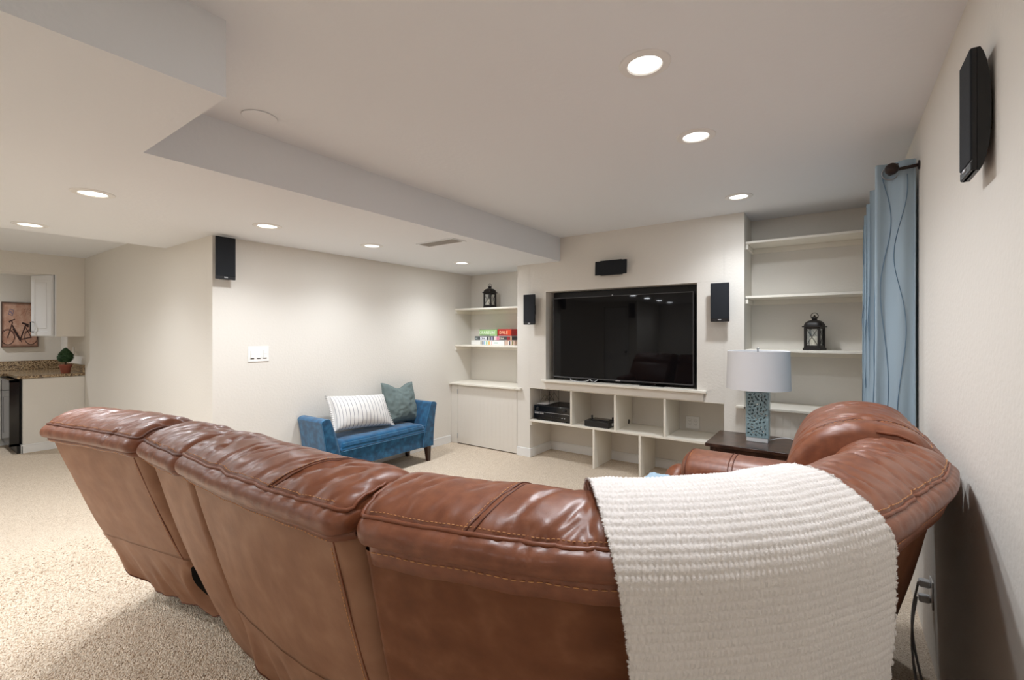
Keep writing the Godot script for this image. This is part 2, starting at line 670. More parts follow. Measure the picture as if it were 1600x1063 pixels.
	# panelled door behind the camera, seen only in the television
	var dr := MB.new().span(-4.74, -4.11, 0.01, 2.04, 1.915, 1.955, 0.003)
	for r in [[0.2, 0.75], [0.85, 1.45], [1.55, 1.95]]:
		for x in [-4.58, -4.27]:
			dr.box(Vector3(x, (r[0] + r[1]) * 0.5, 1.913), Vector3(0.2, r[1] - r[0], 0.012), 0.005)
	var d := struct("door_1", dr, M.trim, "white panelled door behind the sofa", "door")
	part(d, "door_knob", MB.new().ball(Vector3(-4.17, 0.95, 1.87), Vector3(0.03, 0.03, 0.03)), M.bronze)
	# window behind the curtain
	var wf := MB.new()
	for q in [[1.15, 1.2, -4.12, -3.08], [2.07, 2.12, -4.12, -3.08], [1.2, 2.07, -4.12, -4.07], [1.2, 2.07, -3.13, -3.08], [1.2, 2.07, -3.615, -3.585]]:
		wf.span(XR + 0.02, XR + 0.09, q[0], q[1], q[2], q[3], 0.004)
	var wn := struct("window_1", wf, M.trim, "white framed basement window behind the blue curtain", "window")
	for q in [[-4.07, -3.615], [-3.585, -3.13]]:
		part(wn, "pane", MB.new().span(XR + 0.05, XR + 0.055, 1.2, 2.07, q[0], q[1]), M.window_pane)
	struct("wall_well", MB.new().span(XR + 0.6, XR + 0.7, 0.6, 2.6, -4.5, -2.7).span(XR + 0.12, XR + 0.7, 2.55, 2.65, -4.5, -2.7).span(XR + 0.12, XR + 0.7, 0.5, 0.6, -4.5, -2.7).span(XR + 0.12, XR + 0.7, 0.5, 2.6, -4.6, -4.5).span(XR + 0.12, XR + 0.7, 0.5, 2.6, -2.7, -2.6), M.night, "dark window well outside the basement window", "wall")
	# lamps of the room, with some unseen ones added for brightness
	lit_can(-0.6, -1.727, H, "large round recessed light nearest above the sofa")
	lit_can(-0.6, -2.513, H, "middle round recessed light of the row leading to the shelves")
	lit_can(-0.6, -3.809, H, "small round recessed light just in front of the right alcove")
	lit_can(-0.6, -0.87, H, "added unseen recessed light in the high ceiling right above the cream throw", 0.55)  # out of view, added to lift the ceiling and throw
	lit_can(-0.6, 1.75, H, "added unseen recessed light in the high ceiling behind the camera")  # added fill for the hanging throw and the sofa back
	lit_can(-3.375, -0.718, HS, "recessed light in the soffit nearest the camera on the left")
	lit_can(-4.717, -0.664, HS, "recessed light in the soffit toward the wet bar")
	lit_can(-3.37, -1.671, HS, "recessed light in the soffit beside the corner speaker")
	lit_can(-3.37, -2.588, HS, "recessed light in the soffit above the blue bench")
	lit_can(-3.38, -3.80, HS, "recessed light in the soffit by the left alcove")
	lit_can(-3.38, 0.25, HS, "recessed light in the soffit behind the sofa, first of four", 1.2)
	lit_can(-3.38, 1.1, HS, "recessed light in the soffit behind the sofa, second of four", 1.25)
	lit_can(-3.38, 1.95, HS, "recessed light in the soffit behind the sofa, third of four", 1.1)
	lit_can(-3.38, 2.8, HS, "recessed light in the soffit behind the sofa, last of four", 0.9)
	lit_can(-5.9, -0.3, 2.352, "added unseen recessed light in front of the wet bar, nearer the bench wall", 0.7)  # unseen, put in for overall brightness
	lit_can(-5.9, 0.9, 2.352, "added unseen recessed light in front of the wet bar, nearer the entry wall", 0.7)  # another unseen lamp, added to brighten this side
	lit_can(-8.45, -0.3, 2.352, "added unseen recessed light inside the wet bar")  # extra lamp out of view, added to light the bar
	# vent and blank round cover
	var v := thing("ceiling_vent", Vector3(-2.77, HS, -2.84), "white slatted air vent in the soffit underside", "air vent")
	var vf := MB.new()
	vf.span(-2.99, -2.55, HS - 0.006, HS, -2.775, -2.755, 0.002).span(-2.99, -2.55, HS - 0.006, HS, -2.925, -2.905, 0.002).span(-2.99, -2.97, HS - 0.006, HS, -2.905, -2.775, 0.002).span(-2.57, -2.55, HS - 0.006, HS, -2.905, -2.775, 0.002)
	part(v, "frame", vf, M.ceiling)
	part(v, "backing", MB.new().span(-2.97, -2.57, HS - 0.002, HS, -2.905, -2.775), M.vent_dark)
	for k in 9:
		part(v, "slat", MB.new().box(Vector3(-2.77, HS - 0.005, -2.785 - k * 0.0138), Vector3(0.4, 0.0016, 0.013), 0.0, Basis(Vector3.RIGHT, 0.5)), M.vent)
	solid("ceiling_cover", MB.new().lathe([Vector2(0.0, -0.006), Vector2(0.074, -0.006), Vector2(0.077, -0.005), Vector2(0.078, -0.002), Vector2(0.074, 0.0)], Vector3(-2.25, H, -1.08), 40), M.ceiling, "blank round white cover plate on the high ceiling", "cover plate")


# ---------------------------------------------------------------- built-ins on the television wall
func builtins() -> void:
	# shelves, each with the cleats that carry it
	var rows := [[-4.04, -3.004, 1.70, "shelf board in the left alcove carrying the lantern"], [-4.04, -3.004, 1.234, "shelf board in the left alcove carrying the board games"],
		[-0.639, XR, 2.178, "topmost empty shelf board in the right alcove"], [-0.639, XR, 1.705, "middle empty shelf board in the right alcove"], [-0.639, XR, 1.242, "shelf board in the right alcove carrying the lantern"]]
	for r in rows:
		var t := thing("wall_shelf", Vector3((r[0] + r[1]) * 0.5, r[2], ZB), "cream " + r[3], "shelf", "alcove shelves")
		part(t, "board", MB.new().span(r[0], r[1], r[2], r[2] + 0.021, ZB, -4.40, 0.003), M.builtin)
		part(t, "cleat", MB.new().span(r[0], r[0] + 0.02, r[2] - 0.045, r[2], ZB + 0.02, -4.41, 0.002), M.builtin)
		part(t, "cleat", MB.new().span(r[1] - 0.02, r[1], r[2] - 0.045, r[2], ZB + 0.02, -4.41, 0.002), M.builtin)
		part(t, "cleat", MB.new().span(r[0], r[1], r[2] - 0.045, r[2], ZB, ZB + 0.02, 0.002), M.builtin)
	# counters over the low cupboards
	solid("alcove_counter", MB.new().span(XL, -3.004, 0.752, 0.775, ZB, -4.29, 0.004).span(-3.02, -2.935, 0.752, 0.775, ZT, -4.29, 0.004), M.builtin, "cream counter board over the left low cupboard", "counter", "alcove counters")
	solid("alcove_counter", MB.new().span(-0.639, XR, 0.762, 0.785, ZB, -4.29, 0.004).span(-0.70, -0.62, 0.762, 0.785, ZT, -4.29, 0.004), M.builtin, "cream counter board behind the lamp over the right low cupboard", "counter", "alcove counters")
	# low cupboards of beadboard
	for s in [[XL, -3.004, "left", 0.752], [-0.639, XR, "right", 0.762]]:
		var t := thing("beadboard_cupboard", Vector3((s[0] + s[1]) * 0.5, 0, ZB), "low beadboard cupboard under the board games" if s[2] == "left" else "low beadboard cupboard half hidden behind the lamp", "cupboard", "low alcove cupboards")
		var x0: float = s[0]
		var x1: float = s[1]
		var st := x0 + (0.115 if s[2] == "left" else 0.06)
		part(t, "body", MB.new().span(x0, x1, 0, s[3], ZB + 0.01, ZT - 0.03), M.vent_dark)
		part(t, "stile", MB.new().span(x0, st - 0.004, 0.0, s[3], ZT - 0.03, ZT, 0.002), M.panel)
		if s[2] == "right":
			part(t, "stile", MB.new().span(x1 - 0.06, x1, 0.0, s[3], ZT - 0.03, ZT, 0.002), M.panel)
			x1 -= 0.064
		var d := MB.new().span(st, x1 - 0.006, 0.012, s[3] - 0.004, ZT - 0.028, ZT - 0.008)
		var door := part(t, "door", d, M.panel)
		var nb := 15
		var bw := (x1 - 0.006 - st) / nb
		for k in nb:
			part(door, "plank", MB.new().span(st + k * bw, st + (k + 1) * bw, 0.012, s[3] - 0.004, ZT - 0.012, ZT, 0.0011), M.panel)
		if s[2] == "left":
			for y in [0.66, 0.1]:
				part(t, "hinge", MB.new().span(st - 0.008, st + 0.004, y - 0.03, y + 0.03, ZT - 0.002, ZT + 0.005, 0.001), M.silver)
	# ledge below the television
	var lg := thing("television_ledge", Vector3(-1.8, 0.8, ZT), "cream ledge with apron board under the television", "ledge")
	part(lg, "board", MB.new().span(-2.655, -0.94, 0.868, 0.89, -4.52, -4.282, 0.003), M.builtin)
	part(lg, "apron", MB.new().span(-2.61, -0.965, 0.792, 0.868, ZT, ZT + 0.014, 0.002), M.panel)
	# cubbies
	var cb := thing("cubby_unit", Vector3(-1.8, 0, -4.56), "cream open cubby unit built into the wall under the television", "cubby shelves")
	part(cb, "shelf", MB.new().span(-2.83, -0.80, 0.405, 0.427, -4.79, ZT + 0.004, 0.002), M.builtin)
	for x in [-2.305, -1.81, -1.315]:
		part(cb, "divider", MB.new().span(x - 0.011, x + 0.011, 0.427, 0.79, -4.79, ZT + 0.003, 0.002), M.builtin)
	for x in [-2.045, -1.555]:
		part(cb, "divider", MB.new().span(x - 0.011, x + 0.011, 0.0, 0.405, -4.775, ZT + 0.003, 0.002), M.builtin)
	part(cb, "cleat", MB.new().span(-2.83, -2.81, 0.36, 0.405, -4.78, ZT - 0.004, 0.002), M.builtin)
	part(cb, "top_board", MB.new().span(-2.83, -0.80, 0.782, 0.79, -4.79, ZT, 0.001), M.builtin)
	part(cb, "cable_hole", MB.new().lathe([Vector2(0.0, 0.0), Vector2(0.02, 0.0), Vector2(0.026, 0.001), Vector2(0.026, -0.003)], Vector3(-1.798, 0.462, -4.68), 20, Vector3.RIGHT), M.black_box, "round black cable hole")


# ---------------------------------------------------------------- electronics
func speaker(c: Vector3, w: float, h: float, dep: float, turn: float, label: String, lying := false, inset := 0.27) -> void:
	var t := thing("wall_speaker", c, label, "speaker", "black wall speakers")
	t.rotation.y = turn
	var add := func(called, b: MB, m):
		var o := part(t, called, b, m)
		o.position = Vector3.ZERO
		return o
	# local: +z faces the room, z = 0 at the wall
	# profile across: height and depth; the back bows out toward the wall in the middle
	var poly := PackedVector2Array()
	for p in [[-0.5, 1.0], [0.5, 1.0], [0.5, 0.66], [0.46, 0.52], [0.38, 0.36], [0.27, 0.24], [0.12, 0.17], [-0.12, 0.17], [-0.27, 0.24], [-0.38, 0.36], [-0.46, 0.52], [-0.5, 0.66]]:
		poly.append(Vector2(p[0] * h, p[1] * dep))
	var at := func(a, b, d): return Vector3(d, a, b)
	if lying:
		poly.clear()
		for p in [[-0.5, 0.9], [0.5, 1.0], [0.5, 0.6], [0.3, 0.1], [-0.3, 0.1], [-0.5, 0.6]]:
			poly.append(Vector2(p[0] * h, p[1] * dep))
		add.call("cabinet", MB.new().prism(poly, -w * 0.5 + 0.06, w * 0.5 - 0.06, at), M.black_box)
		var tilt := Basis(Vector3.RIGHT, -atan2(0.1 * dep, h))
		add.call("grille", MB.new().box(Vector3(0, 0, dep * 0.95 + 0.004), Vector3(w - 0.01, h - 0.008, 0.012), 0.004, tilt), M.black_grille)
		add.call("badge", MB.new().box(Vector3(-w * 0.5 + 0.035, -h * 0.5 + 0.018, dep * 0.95 + 0.008), Vector3(0.026, 0.007, 0.006), 0.002, tilt), M.badge)
	else:
		add.call("cabinet", MB.new().prism(poly, -w * (0.5 - inset), w * (0.5 - inset), at), M.black_box)
		add.call("front_board", MB.new().box(Vector3(0, 0, dep - 0.003), Vector3(w, h, 0.012), 0.003), M.black_box)
		add.call("grille", MB.new().box(Vector3(0, 0.013, dep + 0.002), Vector3(w - 0.002, h - 0.026, 0.008), 0.003), M.black_grille)
		add.call("base_plate", MB.new().box(Vector3(0, -h * 0.5 + 0.013, dep + 0.001), Vector3(w - 0.002, 0.025, 0.008), 0.003), M.black_box)
		add.call("badge", MB.new().box(Vector3(0, -h * 0.5 + 0.016, dep + 0.006), Vector3(0.027, 0.009, 0.004), 0.0015), M.badge)
	add.call("mount", MB.new().box(Vector3(0, 0, dep * 0.08), Vector3(w * 0.4, h * 0.3, dep * 0.3), 0.002), M.black_box)


func electronics() -> void:
	speaker(Vector3(-2.783, 1.667, ZT), 0.155, 0.335, 0.085, 0, "black wall speaker between the left alcove and the television")
	speaker(Vector3(-0.818, 1.671, ZT), 0.15, 0.335, 0.085, 0, "black wall speaker between the television and the right alcove")
	speaker(Vector3(-1.826, 2.058, ZT), 0.345, 0.148, 0.07, 0, "black center speaker lying flat above the television", true)
	speaker(Vector3(XL + 0.01, 1.998, -1.632), 0.145, 0.336, 0.085, PI / 2, "black speaker high at the corner of the bench wall")
	speaker(Vector3(XR, 1.993, -1.737), 0.126, 0.322, 0.042, -PI / 2, "black slim speaker seen from its side high on the right wall", false, 0.03)
	speaker(Vector3(-4.0, 1.95, 1.9), 0.145, 0.336, 0.085, PI, "black speaker beside the door behind the sofa")
	# television
	var t := thing("television", Vector3(-1.81, 0.89, -4.45), "large flat black television set in the wall recess", "television")
	var tx0 := -2.555
	var tx1 := -1.066
	var ty0 := 0.919
	var ty1 := 1.79
	part(t, "back_housing", MB.new().span(tx0 + 0.02, tx1 - 0.02, ty0 + 0.02, ty1 - 0.02, -4.5, -4.42, 0.01), M.black_box)
	var fr := MB.new()
	fr.span(tx0, tx1, ty0, ty0 + 0.012, -4.43, -4.384, 0.003).span(tx0, tx1, ty1 - 0.008, ty1, -4.43, -4.384, 0.003).span(tx0, tx0 + 0.008, ty0, ty1, -4.43, -4.384, 0.003).span(tx1 - 0.008, tx1, ty0, ty1, -4.43, -4.384, 0.003)
	part(t, "bezel", fr, M.bezel)
	part(t, "screen", MB.new().span(tx0 + 0.006, tx1 - 0.006, ty0 + 0.01, ty1 - 0.006, -4.42, -4.388), M.screen)
	part(t, "badge", MB.new().box(Vector3(-1.80, ty0 + 0.003, -4.383), Vector3(0.05, 0.009, 0.004), 0.001), M.badge)
	part(t, "camera_eye", MB.new().ball(Vector3(-1.86, ty1 + 0.002, -4.386), Vector3(0.008, 0.008, 0.004)), M.badge)
	for x in [-2.15, -1.45]:
		part(t, "foot", MB.new().span(x - 0.12, x + 0.12, 0.89, 0.9, -4.46, -4.36, 0.004).span(x - 0.03, x + 0.03, 0.9, 0.93, -4.44, -4.41, 0.004), M.black_gloss)
	solid("recess_board", MB.new().span(-2.618, -1.028, 0.891, 1.86, -4.529, -4.51), M.black_box, "flat black board lining the recess behind the television", "panel")
	var loop := []
	for k in 25:
		var a := PI * k / 24.0
		loop.append(Vector3(-2.22 - 0.11 * cos(a), 0.915 - 0.023 * sin(a) , -4.37 + 0.035 * sin(a)))
	var tail := []
	for k in 14:
		tail.append(Vector3(-2.1 + k * 0.006, 0.92 - 0.025 * sin(k * 0.24), -4.375 + 0.012 * sin(k * 0.9)))
	solid("white_cable", MB.new().tube(loop, 0.004, 6).tube(tail, 0.004, 6), M.white_cable, "white looped cord drooping below the television screen", "cord")
	# receiver in the first cubby
	var r := thing("receiver", Vector3(-2.56, 0.427, -4.5), "black audio receiver with silver line in the first cubby", "receiver")
	part(r, "case", MB.new().span(-2.79, -2.335, 0.437, 0.59, -4.74, -4.385, 0.004), M.black_box)
	part(r, "front_panel", MB.new().span(-2.795, -2.33, 0.437, 0.593, -4.385, -4.362, 0.005), M.black_gloss)
	part(r, "trim_line", MB.new().span(-2.785, -2.34, 0.517, 0.521, -4.362, -4.359, 0.001), M.silver)
	for x in [-2.40, -2.74]:
		part(r, "knob", MB.new().lathe([Vector2(0, 0.016), Vector2(0.016, 0.016), Vector2(0.019, 0.012), Vector2(0.02, 0.0)], Vector3(x, 0.556, -4.362), 24, Vector3.BACK), M.black_box)
	for k in [[0.0, 0.014], [0.02, 0.01], [0.034, 0.016], [0.058, 0.006], [0.072, 0.018], [0.098, 0.016]]:
		part(r, "display_segment", MB.new().span(-2.78 + k[0], -2.78 + k[0] + k[1], 0.498, 0.511, -4.362, -4.3602), M.badge)
	for k in 5:
		part(r, "button", MB.new().box(Vector3(-2.56 + k * 0.028, 0.478, -4.36), Vector3(0.016, 0.007, 0.006), 0.002), M.black_box)
	for x in [-2.4, -2.43]:
		part(r, "jack", MB.new().lathe([Vector2(0, 0.004), Vector2(0.006, 0.004), Vector2(0.007, 0.0)], Vector3(x, 0.476, -4.362), 12, Vector3.BACK), M.silver)
	for k in 12:
		part(r, "vent_slot", MB.new().span(-2.72 + k * 0.026, -2.71 + k * 0.026, 0.589, 0.591, -4.7, -4.45), M.black_gloss)
	for x in [-2.75, -2.38]:
		part(r, "foot", MB.new().lathe([Vector2(0.02, 0.0), Vector2(0.022, 0.011), Vector2(0, 0.011)], Vector3(x, 0.427, -4.4), 16), M.black_gloss)
		part(r, "foot", MB.new().lathe([Vector2(0.02, 0.0), Vector2(0.022, 0.011), Vector2(0, 0.011)], Vector3(x, 0.427, -4.7), 16), M.black_gloss)
	# wire stand with white tray on the receiver
	var ws := thing("wire_rack", Vector3(-2.75, 0.593, -4.6), "thin metal wire rack standing on the receiver", "rack")
	part(ws, "tray", MB.new().span(-2.80, -2.66, 0.593, 0.601, -4.72, -4.43, 0.003), M.white_cable)
	for z in [-4.71, -4.6, -4.5]:
		part(ws, "upright", MB.new().tube([Vector3(-2.79, 0.6, z), Vector3(-2.79, 0.76, z)], 0.0025, 6), M.silver)
		part(ws, "upright", MB.new().tube([Vector3(-2.67, 0.6, z), Vector3(-2.67, 0.74, z)], 0.0025, 6), M.iron)
		part(ws, "brace", MB.new().tube([Vector3(-2.79, 0.62, z), Vector3(-2.73, 0.7, z), Vector3(-2.67, 0.62, z)], 0.002, 6), M.iron)
	# cable box
	var cbx := thing("media_box", Vector3(-2.02, 0.427, -4.45), "small flat black box with two stubby posts in the second cubby", "media box")
	part(cbx, "case", MB.new().span(-2.16, -1.885, 0.427, 0.489, -4.54, -4.352, 0.006), M.black_box)
	part(cbx, "tray", MB.new().span(-2.12, -1.915, 0.488, 0.497, -4.53, -4.41, 0.004), M.black_gloss)
	for x in [-2.135, -1.90]:
		part(cbx, "post", MB.new().span(x - 0.008, x + 0.008, 0.488, 0.525, -4.5, -4.485, 0.003), M.black_box)
	part(cbx, "sticker", MB.new().span(-1.886, -1.8835, 0.443, 0.472, -4.47, -4.43), M.white_cable)


func text_mesh(s: String, size: float, at: Vector3, turn := 0.0) -> ArrayMesh:
	var tm := TextMesh.new()
	tm.text = s
	var f := SystemFont.new()
	f.font_names = PackedStringArray(["Droid Sans"])
	f.font_weight = 700
	tm.font = f
	tm.font_size = 32
	tm.pixel_size = size / 26.0
	tm.depth = 0.0008
	var st := SurfaceTool.new()
	st.begin(Mesh.PRIMITIVE_TRIANGLES)
	for k in tm.get_surface_count():
		st.append_from(tm, k, Transform3D(Basis(Vector3.UP, turn), at))
	return st.commit()


# ---------------------------------------------------------------- small wall fittings
func fittings() -> void:
	var s := thing("light_switch", Vector3(XL, 1.225, -1.928), "white wall plate of three rocker switches beside the bench", "light switch")
	part(s, "plate", MB.new().span(XL, XL + 0.007, 1.16, 1.29, -2.015, -1.84, 0.003), M.plate)
	for k in 3:
		var z := -1.875 - k * 0.052
		part(s, "rocker", MB.new().box(Vector3(XL + 0.009, 1.225, z), Vector3(0.01, 0.066, 0.03), 0.003, Basis(Vector3.BACK, 0.1)), M.plate)
		part(s, "slot", MB.new().span(XL + 0.0069, XL + 0.0075, 1.184, 1.190, z - 0.015, z + 0.015), M.plate_hole)
		part(s, "slot", MB.new().span(XL + 0.0069, XL + 0.0145, 1.2245, 1.2265, z - 0.012, z + 0.012), M.plate_hole)
	var o := thing("wall_outlet", Vector3(-1.172, 0.5, -4.79), "white double outlet plate inside the fourth cubby", "outlet")
	part(o, "plate", MB.new().span(-1.238, -1.106, 0.445, 0.568, -4.79, -4.783, 0.003), M.plate)
	for x in [-1.2, -1.144]:
		part(o, "socket_face", MB.new().span(x - 0.017, x + 0.017, 0.472, 0.541, -4.785, -4.781, 0.002), M.plate)
		for y in [0.49, 0.523]:
			part(o, "slot", MB.new().span(x - 0.007, x - 0.005, y - 0.004, y + 0.006, -4.7815, -4.7805).span(x + 0.005, x + 0.007, y - 0.004, y + 0.006, -4.7815, -4.7805).span(x - 0.002, x + 0.002, y - 0.011, y - 0.007, -4.7815, -4.7805), M.plate_hole)
	var p := thing("wall_outlet", Vector3(XR, 0.3, -2.6), "white outlet plate low on the right wall behind the sofa", "outlet")
	part(p, "plate", MB.new().span(XR - 0.006, XR, 0.235, 0.355, -2.66, -2.585, 0.003), M.plate)
	part(p, "plug", MB.new().span(XR - 0.045, XR - 0.006, 0.315, 0.345, -2.64, -2.605, 0.006).span(XR - 0.045, XR - 0.006, 0.25, 0.28, -2.64, -2.605, 0.006), M.white_cable)
	var c1 := []
	var c2 := []
	for k in 24:
		var q := k / 23.0
		c1.append(Vector3(XR - 0.045 - 0.03 * sin(q * PI), 0.33 - 0.322 * pow(q, 0.8), -2.62 + 0.5 * q * q))
		c2.append(Vector3(XR - 0.05 - 0.035 * sin(q * 2.6), 0.265 - 0.257 * pow(q, 0.7), -2.62 + 0.62 * pow(q, 1.6)))
	c1.append(Vector3(XR - 0.06, 0.008, -1.6))
	c2.append(Vector3(XR - 0.08, 0.008, -1.5))
	solid("power_cord", MB.new().tube(c1, 0.0045, 6), M.grey_cable, "grey power cord hanging from the upper plug behind the sofa", "cord", "cords behind the sofa")
	solid("power_cord", MB.new().tube(c2, 0.0045, 6), M.grey_cable, "grey power cord hanging from the lower plug behind the sofa", "cord", "cords behind the sofa")
	var q := thing("wall_outlet", Vector3(-8.3, 1.16, ZK), "white outlet plate above the granite backsplash", "outlet")
	part(q, "plate", MB.new().span(-8.34, -8.26, 1.1, 1.22, ZK, ZK + 0.006, 0.002), M.plate)
	part(q, "socket_face", MB.new().span(-8.32, -8.28, 1.12, 1.2, ZK + 0.005, ZK + 0.008, 0.002), M.plate)


# ---------------------------------------------------------------- shelf ornaments
func lantern(c: Vector3, turn: float, where: String) -> void:
	var t := thing("lantern", c, "black metal candle lantern with crossed bars " + where, "lantern", "candle lanterns")
	t.rotation.y = turn
	var add := func(called, b: MB, m, under = t):
		var o := MeshInstance3D.new()
		o.name = called
		o.mesh = b.mesh()
		o.material_override = m
		under.add_child(o, true)
		return o
	var h := 0.058
	add.call("base", MB.new().box(Vector3(0, 0.008, 0), Vector3(0.134, 0.016, 0.134), 0.004).box(Vector3(0, 0.022, 0), Vector3(0.122, 0.014, 0.122), 0.003), M.iron)
	for sx in [-1, 1]:
		for sz in [-1, 1]:
			add.call("post", MB.new().box(Vector3(sx * (h - 0.008), 0.11, sz * (h - 0.008)), Vector3(0.019, 0.17, 0.019), 0.003), M.iron)
	for k in 4:
		var bas := Basis(Vector3.UP, PI / 2 * k)
		var fr := MB.new()
		fr.box(bas * Vector3(0, 0.034, h - 0.006), Vector3(0.1, 0.012, 0.01), 0.002, bas).box(bas * Vector3(0, 0.184, h - 0.006), Vector3(0.1, 0.016, 0.01), 0.002, bas)
		var side = add.call("side_frame", fr, M.iron)
		add.call("cross_bar", MB.new().tube([bas * Vector3(-0.042, 0.04, h - 0.003), bas * Vector3(0.042, 0.178, h - 0.003)], 0.0022, 5), M.iron, side)
		add.call("cross_bar", MB.new().tube([bas * Vector3(0.042, 0.04, h - 0.003), bas * Vector3(-0.042, 0.178, h - 0.003)], 0.0022, 5), M.iron, side)
		add.call("pane", MB.new().box(bas * Vector3(0, 0.109, h - 0.011), Vector3(0.096, 0.14, 0.0015), 0.0, bas), M.glass, side)
	# eave and domed square roof
	add.call("eave", MB.new().box(Vector3(0, 0.196, 0), Vector3(0.142, 0.01, 0.142), 0.003), M.iron)
	var rows := []
	for i in 9:
		var q := i / 8.0
		var r := 0.062 * cos(q * 1.25) + 0.004
		var y := 0.2 + 0.05 * sin(q * 1.4)
		var row := PackedVector3Array()
		for k in 25:
			var a := TAU * k / 24 + PI / 4
			var e := 1.0 / pow(pow(absf(cos(a)), 6.0) + pow(absf(sin(a)), 6.0), 1.0 / 6.0)
			row.append(Vector3(cos(a) * e * r, y, sin(a) * e * r))
		rows.append(row)
	add.call("roof", MB.new().grid(rows, false, true), M.iron)
	add.call("cap", MB.new().lathe([Vector2(0.02, 0.245), Vector2(0.018, 0.262), Vector2(0.026, 0.264), Vector2(0.02, 0.274), Vector2(0.008, 0.282), Vector2(0.005, 0.29), Vector2(0.0, 0.294)], Vector3.ZERO, 16), M.iron)
	var ring := []
	for k in 24:
		ring.append(Vector3(0.027 * cos(TAU * k / 24), 0.284 + 0.026 * sin(TAU * k / 24), 0.0))
	add.call("ring_handle", MB.new().tube(ring, 0.0028, 6, true), M.iron)
	var cd := thing("candle", c + Vector3(0, 0.029, 0), "cream pillar candle standing inside the lantern " + where, "candle", "candles in the lanterns")
	part(cd, "wax", MB.new().lathe([Vector2(0, 0), Vector2(0.034, 0.0), Vector2(0.034, 0.0), Vector2(0.035, 0.08), Vector2(0.032, 0.085), Vector2(0.026, 0.082), Vector2(0, 0.08)], c + Vector3(0, 0.029, 0), 24), M.wax)
	part(cd, "wick", MB.new().tube([c + Vector3(0, 0.108, 0), c + Vector3(0.002, 0.118, 0)], 0.0012, 5), M.iron)


func game_box(x0: float, x1: float, y0: float, y1: float, z1: float, dep: float, m: Material, label: String, words: String, ink: Material, deco: Array) -> void:
	var t := thing("board_game", Vector3((x0 + x1) * 0.5, y0, z1 - dep * 0.5), label, "board game", "board games on the left alcove shelf")
	part(t, "lid", MB.new().span(x0, x1, y0 + 0.004, y1, z1 - dep, z1, 0.002), m)
	part(t, "tray", MB.new().span(x0 + 0.003, x1 - 0.003, y0, y0 + 0.006, z1 - dep + 0.003, z1 - 0.003), M.plate)
	for d in deco:
		part(t, d[0], MB.new().span(x0 + d[1] * (x1 - x0), x0 + d[2] * (x1 - x0), y0 + d[3] * (y1 - y0), y0 + d[4] * (y1 - y0), z1 - 0.001, z1 + 0.0006), d[5])
	if words:
		part(t, "lettering", text_mesh(words, (y1 - y0) * 0.5, Vector3(lerpf(x0, x1, 0.44), (y0 + y1) * 0.5, z1 + 0.0012)), ink)


func ornaments() -> void:
	lantern(Vector3(-3.585, 1.721, -4.56), 0.0, "on the left alcove shelf above the board games")
	lantern(Vector3(-0.145, 1.263, -4.56), -0.3, "on the right alcove shelf near the curtain")
	var y := 1.255
	var white := plain(238, 238, 232)
	var ink := plain(50, 50, 54)
	game_box(-3.82, -3.29, y, y + 0.056, -4.47, 0.22, white, "long white board game box at the bottom of the stack", "", ink, [
		["print", 0.29, 0.33, 0.1, 0.9, plain(170, 160, 140)], ["print", 0.345, 0.385, 0.1, 0.9, plain(70, 84, 110)], ["print", 0.40, 0.43, 0.1, 0.9, plain(130, 180, 220)], ["print", 0.46, 0.5, 0.1, 0.9, plain(150, 200, 150)], ["print", 0.53, 0.58, 0.1, 0.9, plain(236, 190, 110)], ["print", 0.62, 0.64, 0.1, 0.9, plain(220, 140, 140)], ["print", 0.7, 0.82, 0.4, 0.6, plain(170, 205, 190)]])
	game_box(-3.285, -3.14, y, y + 0.06, -4.47, 0.22, plain(206, 178, 160), "small tan board game box at the right end of the bottom layer", "", ink, [
		["print", 0.36, 0.46, 0.1, 0.9, plain(235, 228, 220)], ["print", 0.48, 0.58, 0.1, 0.9, plain(60, 66, 84)], ["print", 0.6, 0.68, 0.1, 0.9, plain(225, 225, 225)], ["print", 0.76, 0.84, 0.1, 0.9, plain(110, 120, 60)]])
	game_box(-3.765, -3.465, y + 0.057, y + 0.109, -4.475, 0.2, plain(58, 66, 68), "dark grey board game box with a white oval, middle layer", "Clue", ink, [
		["print", 0.3, 0.66, 0.12, 0.88, plain(232, 232, 240)], ["print", 0.04, 0.12, 0.3, 0.7, plain(150, 160, 160)], ["print", 0.16, 0.2, 0.2, 0.8, plain(110, 118, 116)], ["print", 0.74, 0.82, 0.1, 0.9, plain(180, 180, 170)], ["print", 0.88, 0.98, 0.1, 0.9, plain(170, 160, 190)]])
	game_box(-3.46, -3.175, y + 0.061, y + 0.112, -4.475, 0.2, plain(66, 62, 62), "dark board game box with pink and red print, middle layer", "Clue", plain(235, 225, 205), [
		["print", 0.02, 0.16, 0.06, 0.94, plain(232, 214, 212)], ["print", 0.16, 0.32, 0.06, 0.94, plain(216, 130, 150)], ["print", 0.72, 0.88, 0.06, 0.94, plain(150, 40, 44)], ["print", 0.9, 0.97, 0.06, 0.94, plain(210, 170, 130)]])
	game_box(-3.69, -3.41, y + 0.113, y + 0.199, -4.48, 0.2, plain(156, 196, 128), "light green board game box on top of the stack", "CRANIUM", plain(226, 240, 214), [
		["print", 0.06, 0.6, 0.08, 0.2, plain(86, 112, 80)], ["print", 0.7, 0.82, 0.32, 0.72, plain(110, 140, 90)], ["print", 0.735, 0.785, 0.42, 0.62, plain(226, 240, 214)], ["print", 0.02, 0.98, 0.93, 0.985, plain(104, 122, 84)]])
	game_box(-3.402, -3.19, y + 0.113, y + 0.201, -4.48, 0.2, plain(176, 36, 28), "bright red board game box on top of the stack", "DALE", plain(246, 190, 150), [
		["print", 0.08, 0.4, 0.14, 0.26, plain(130, 24, 50)], ["print", 0.62, 0.95, 0.14, 0.86, plain(214, 70, 34)]])


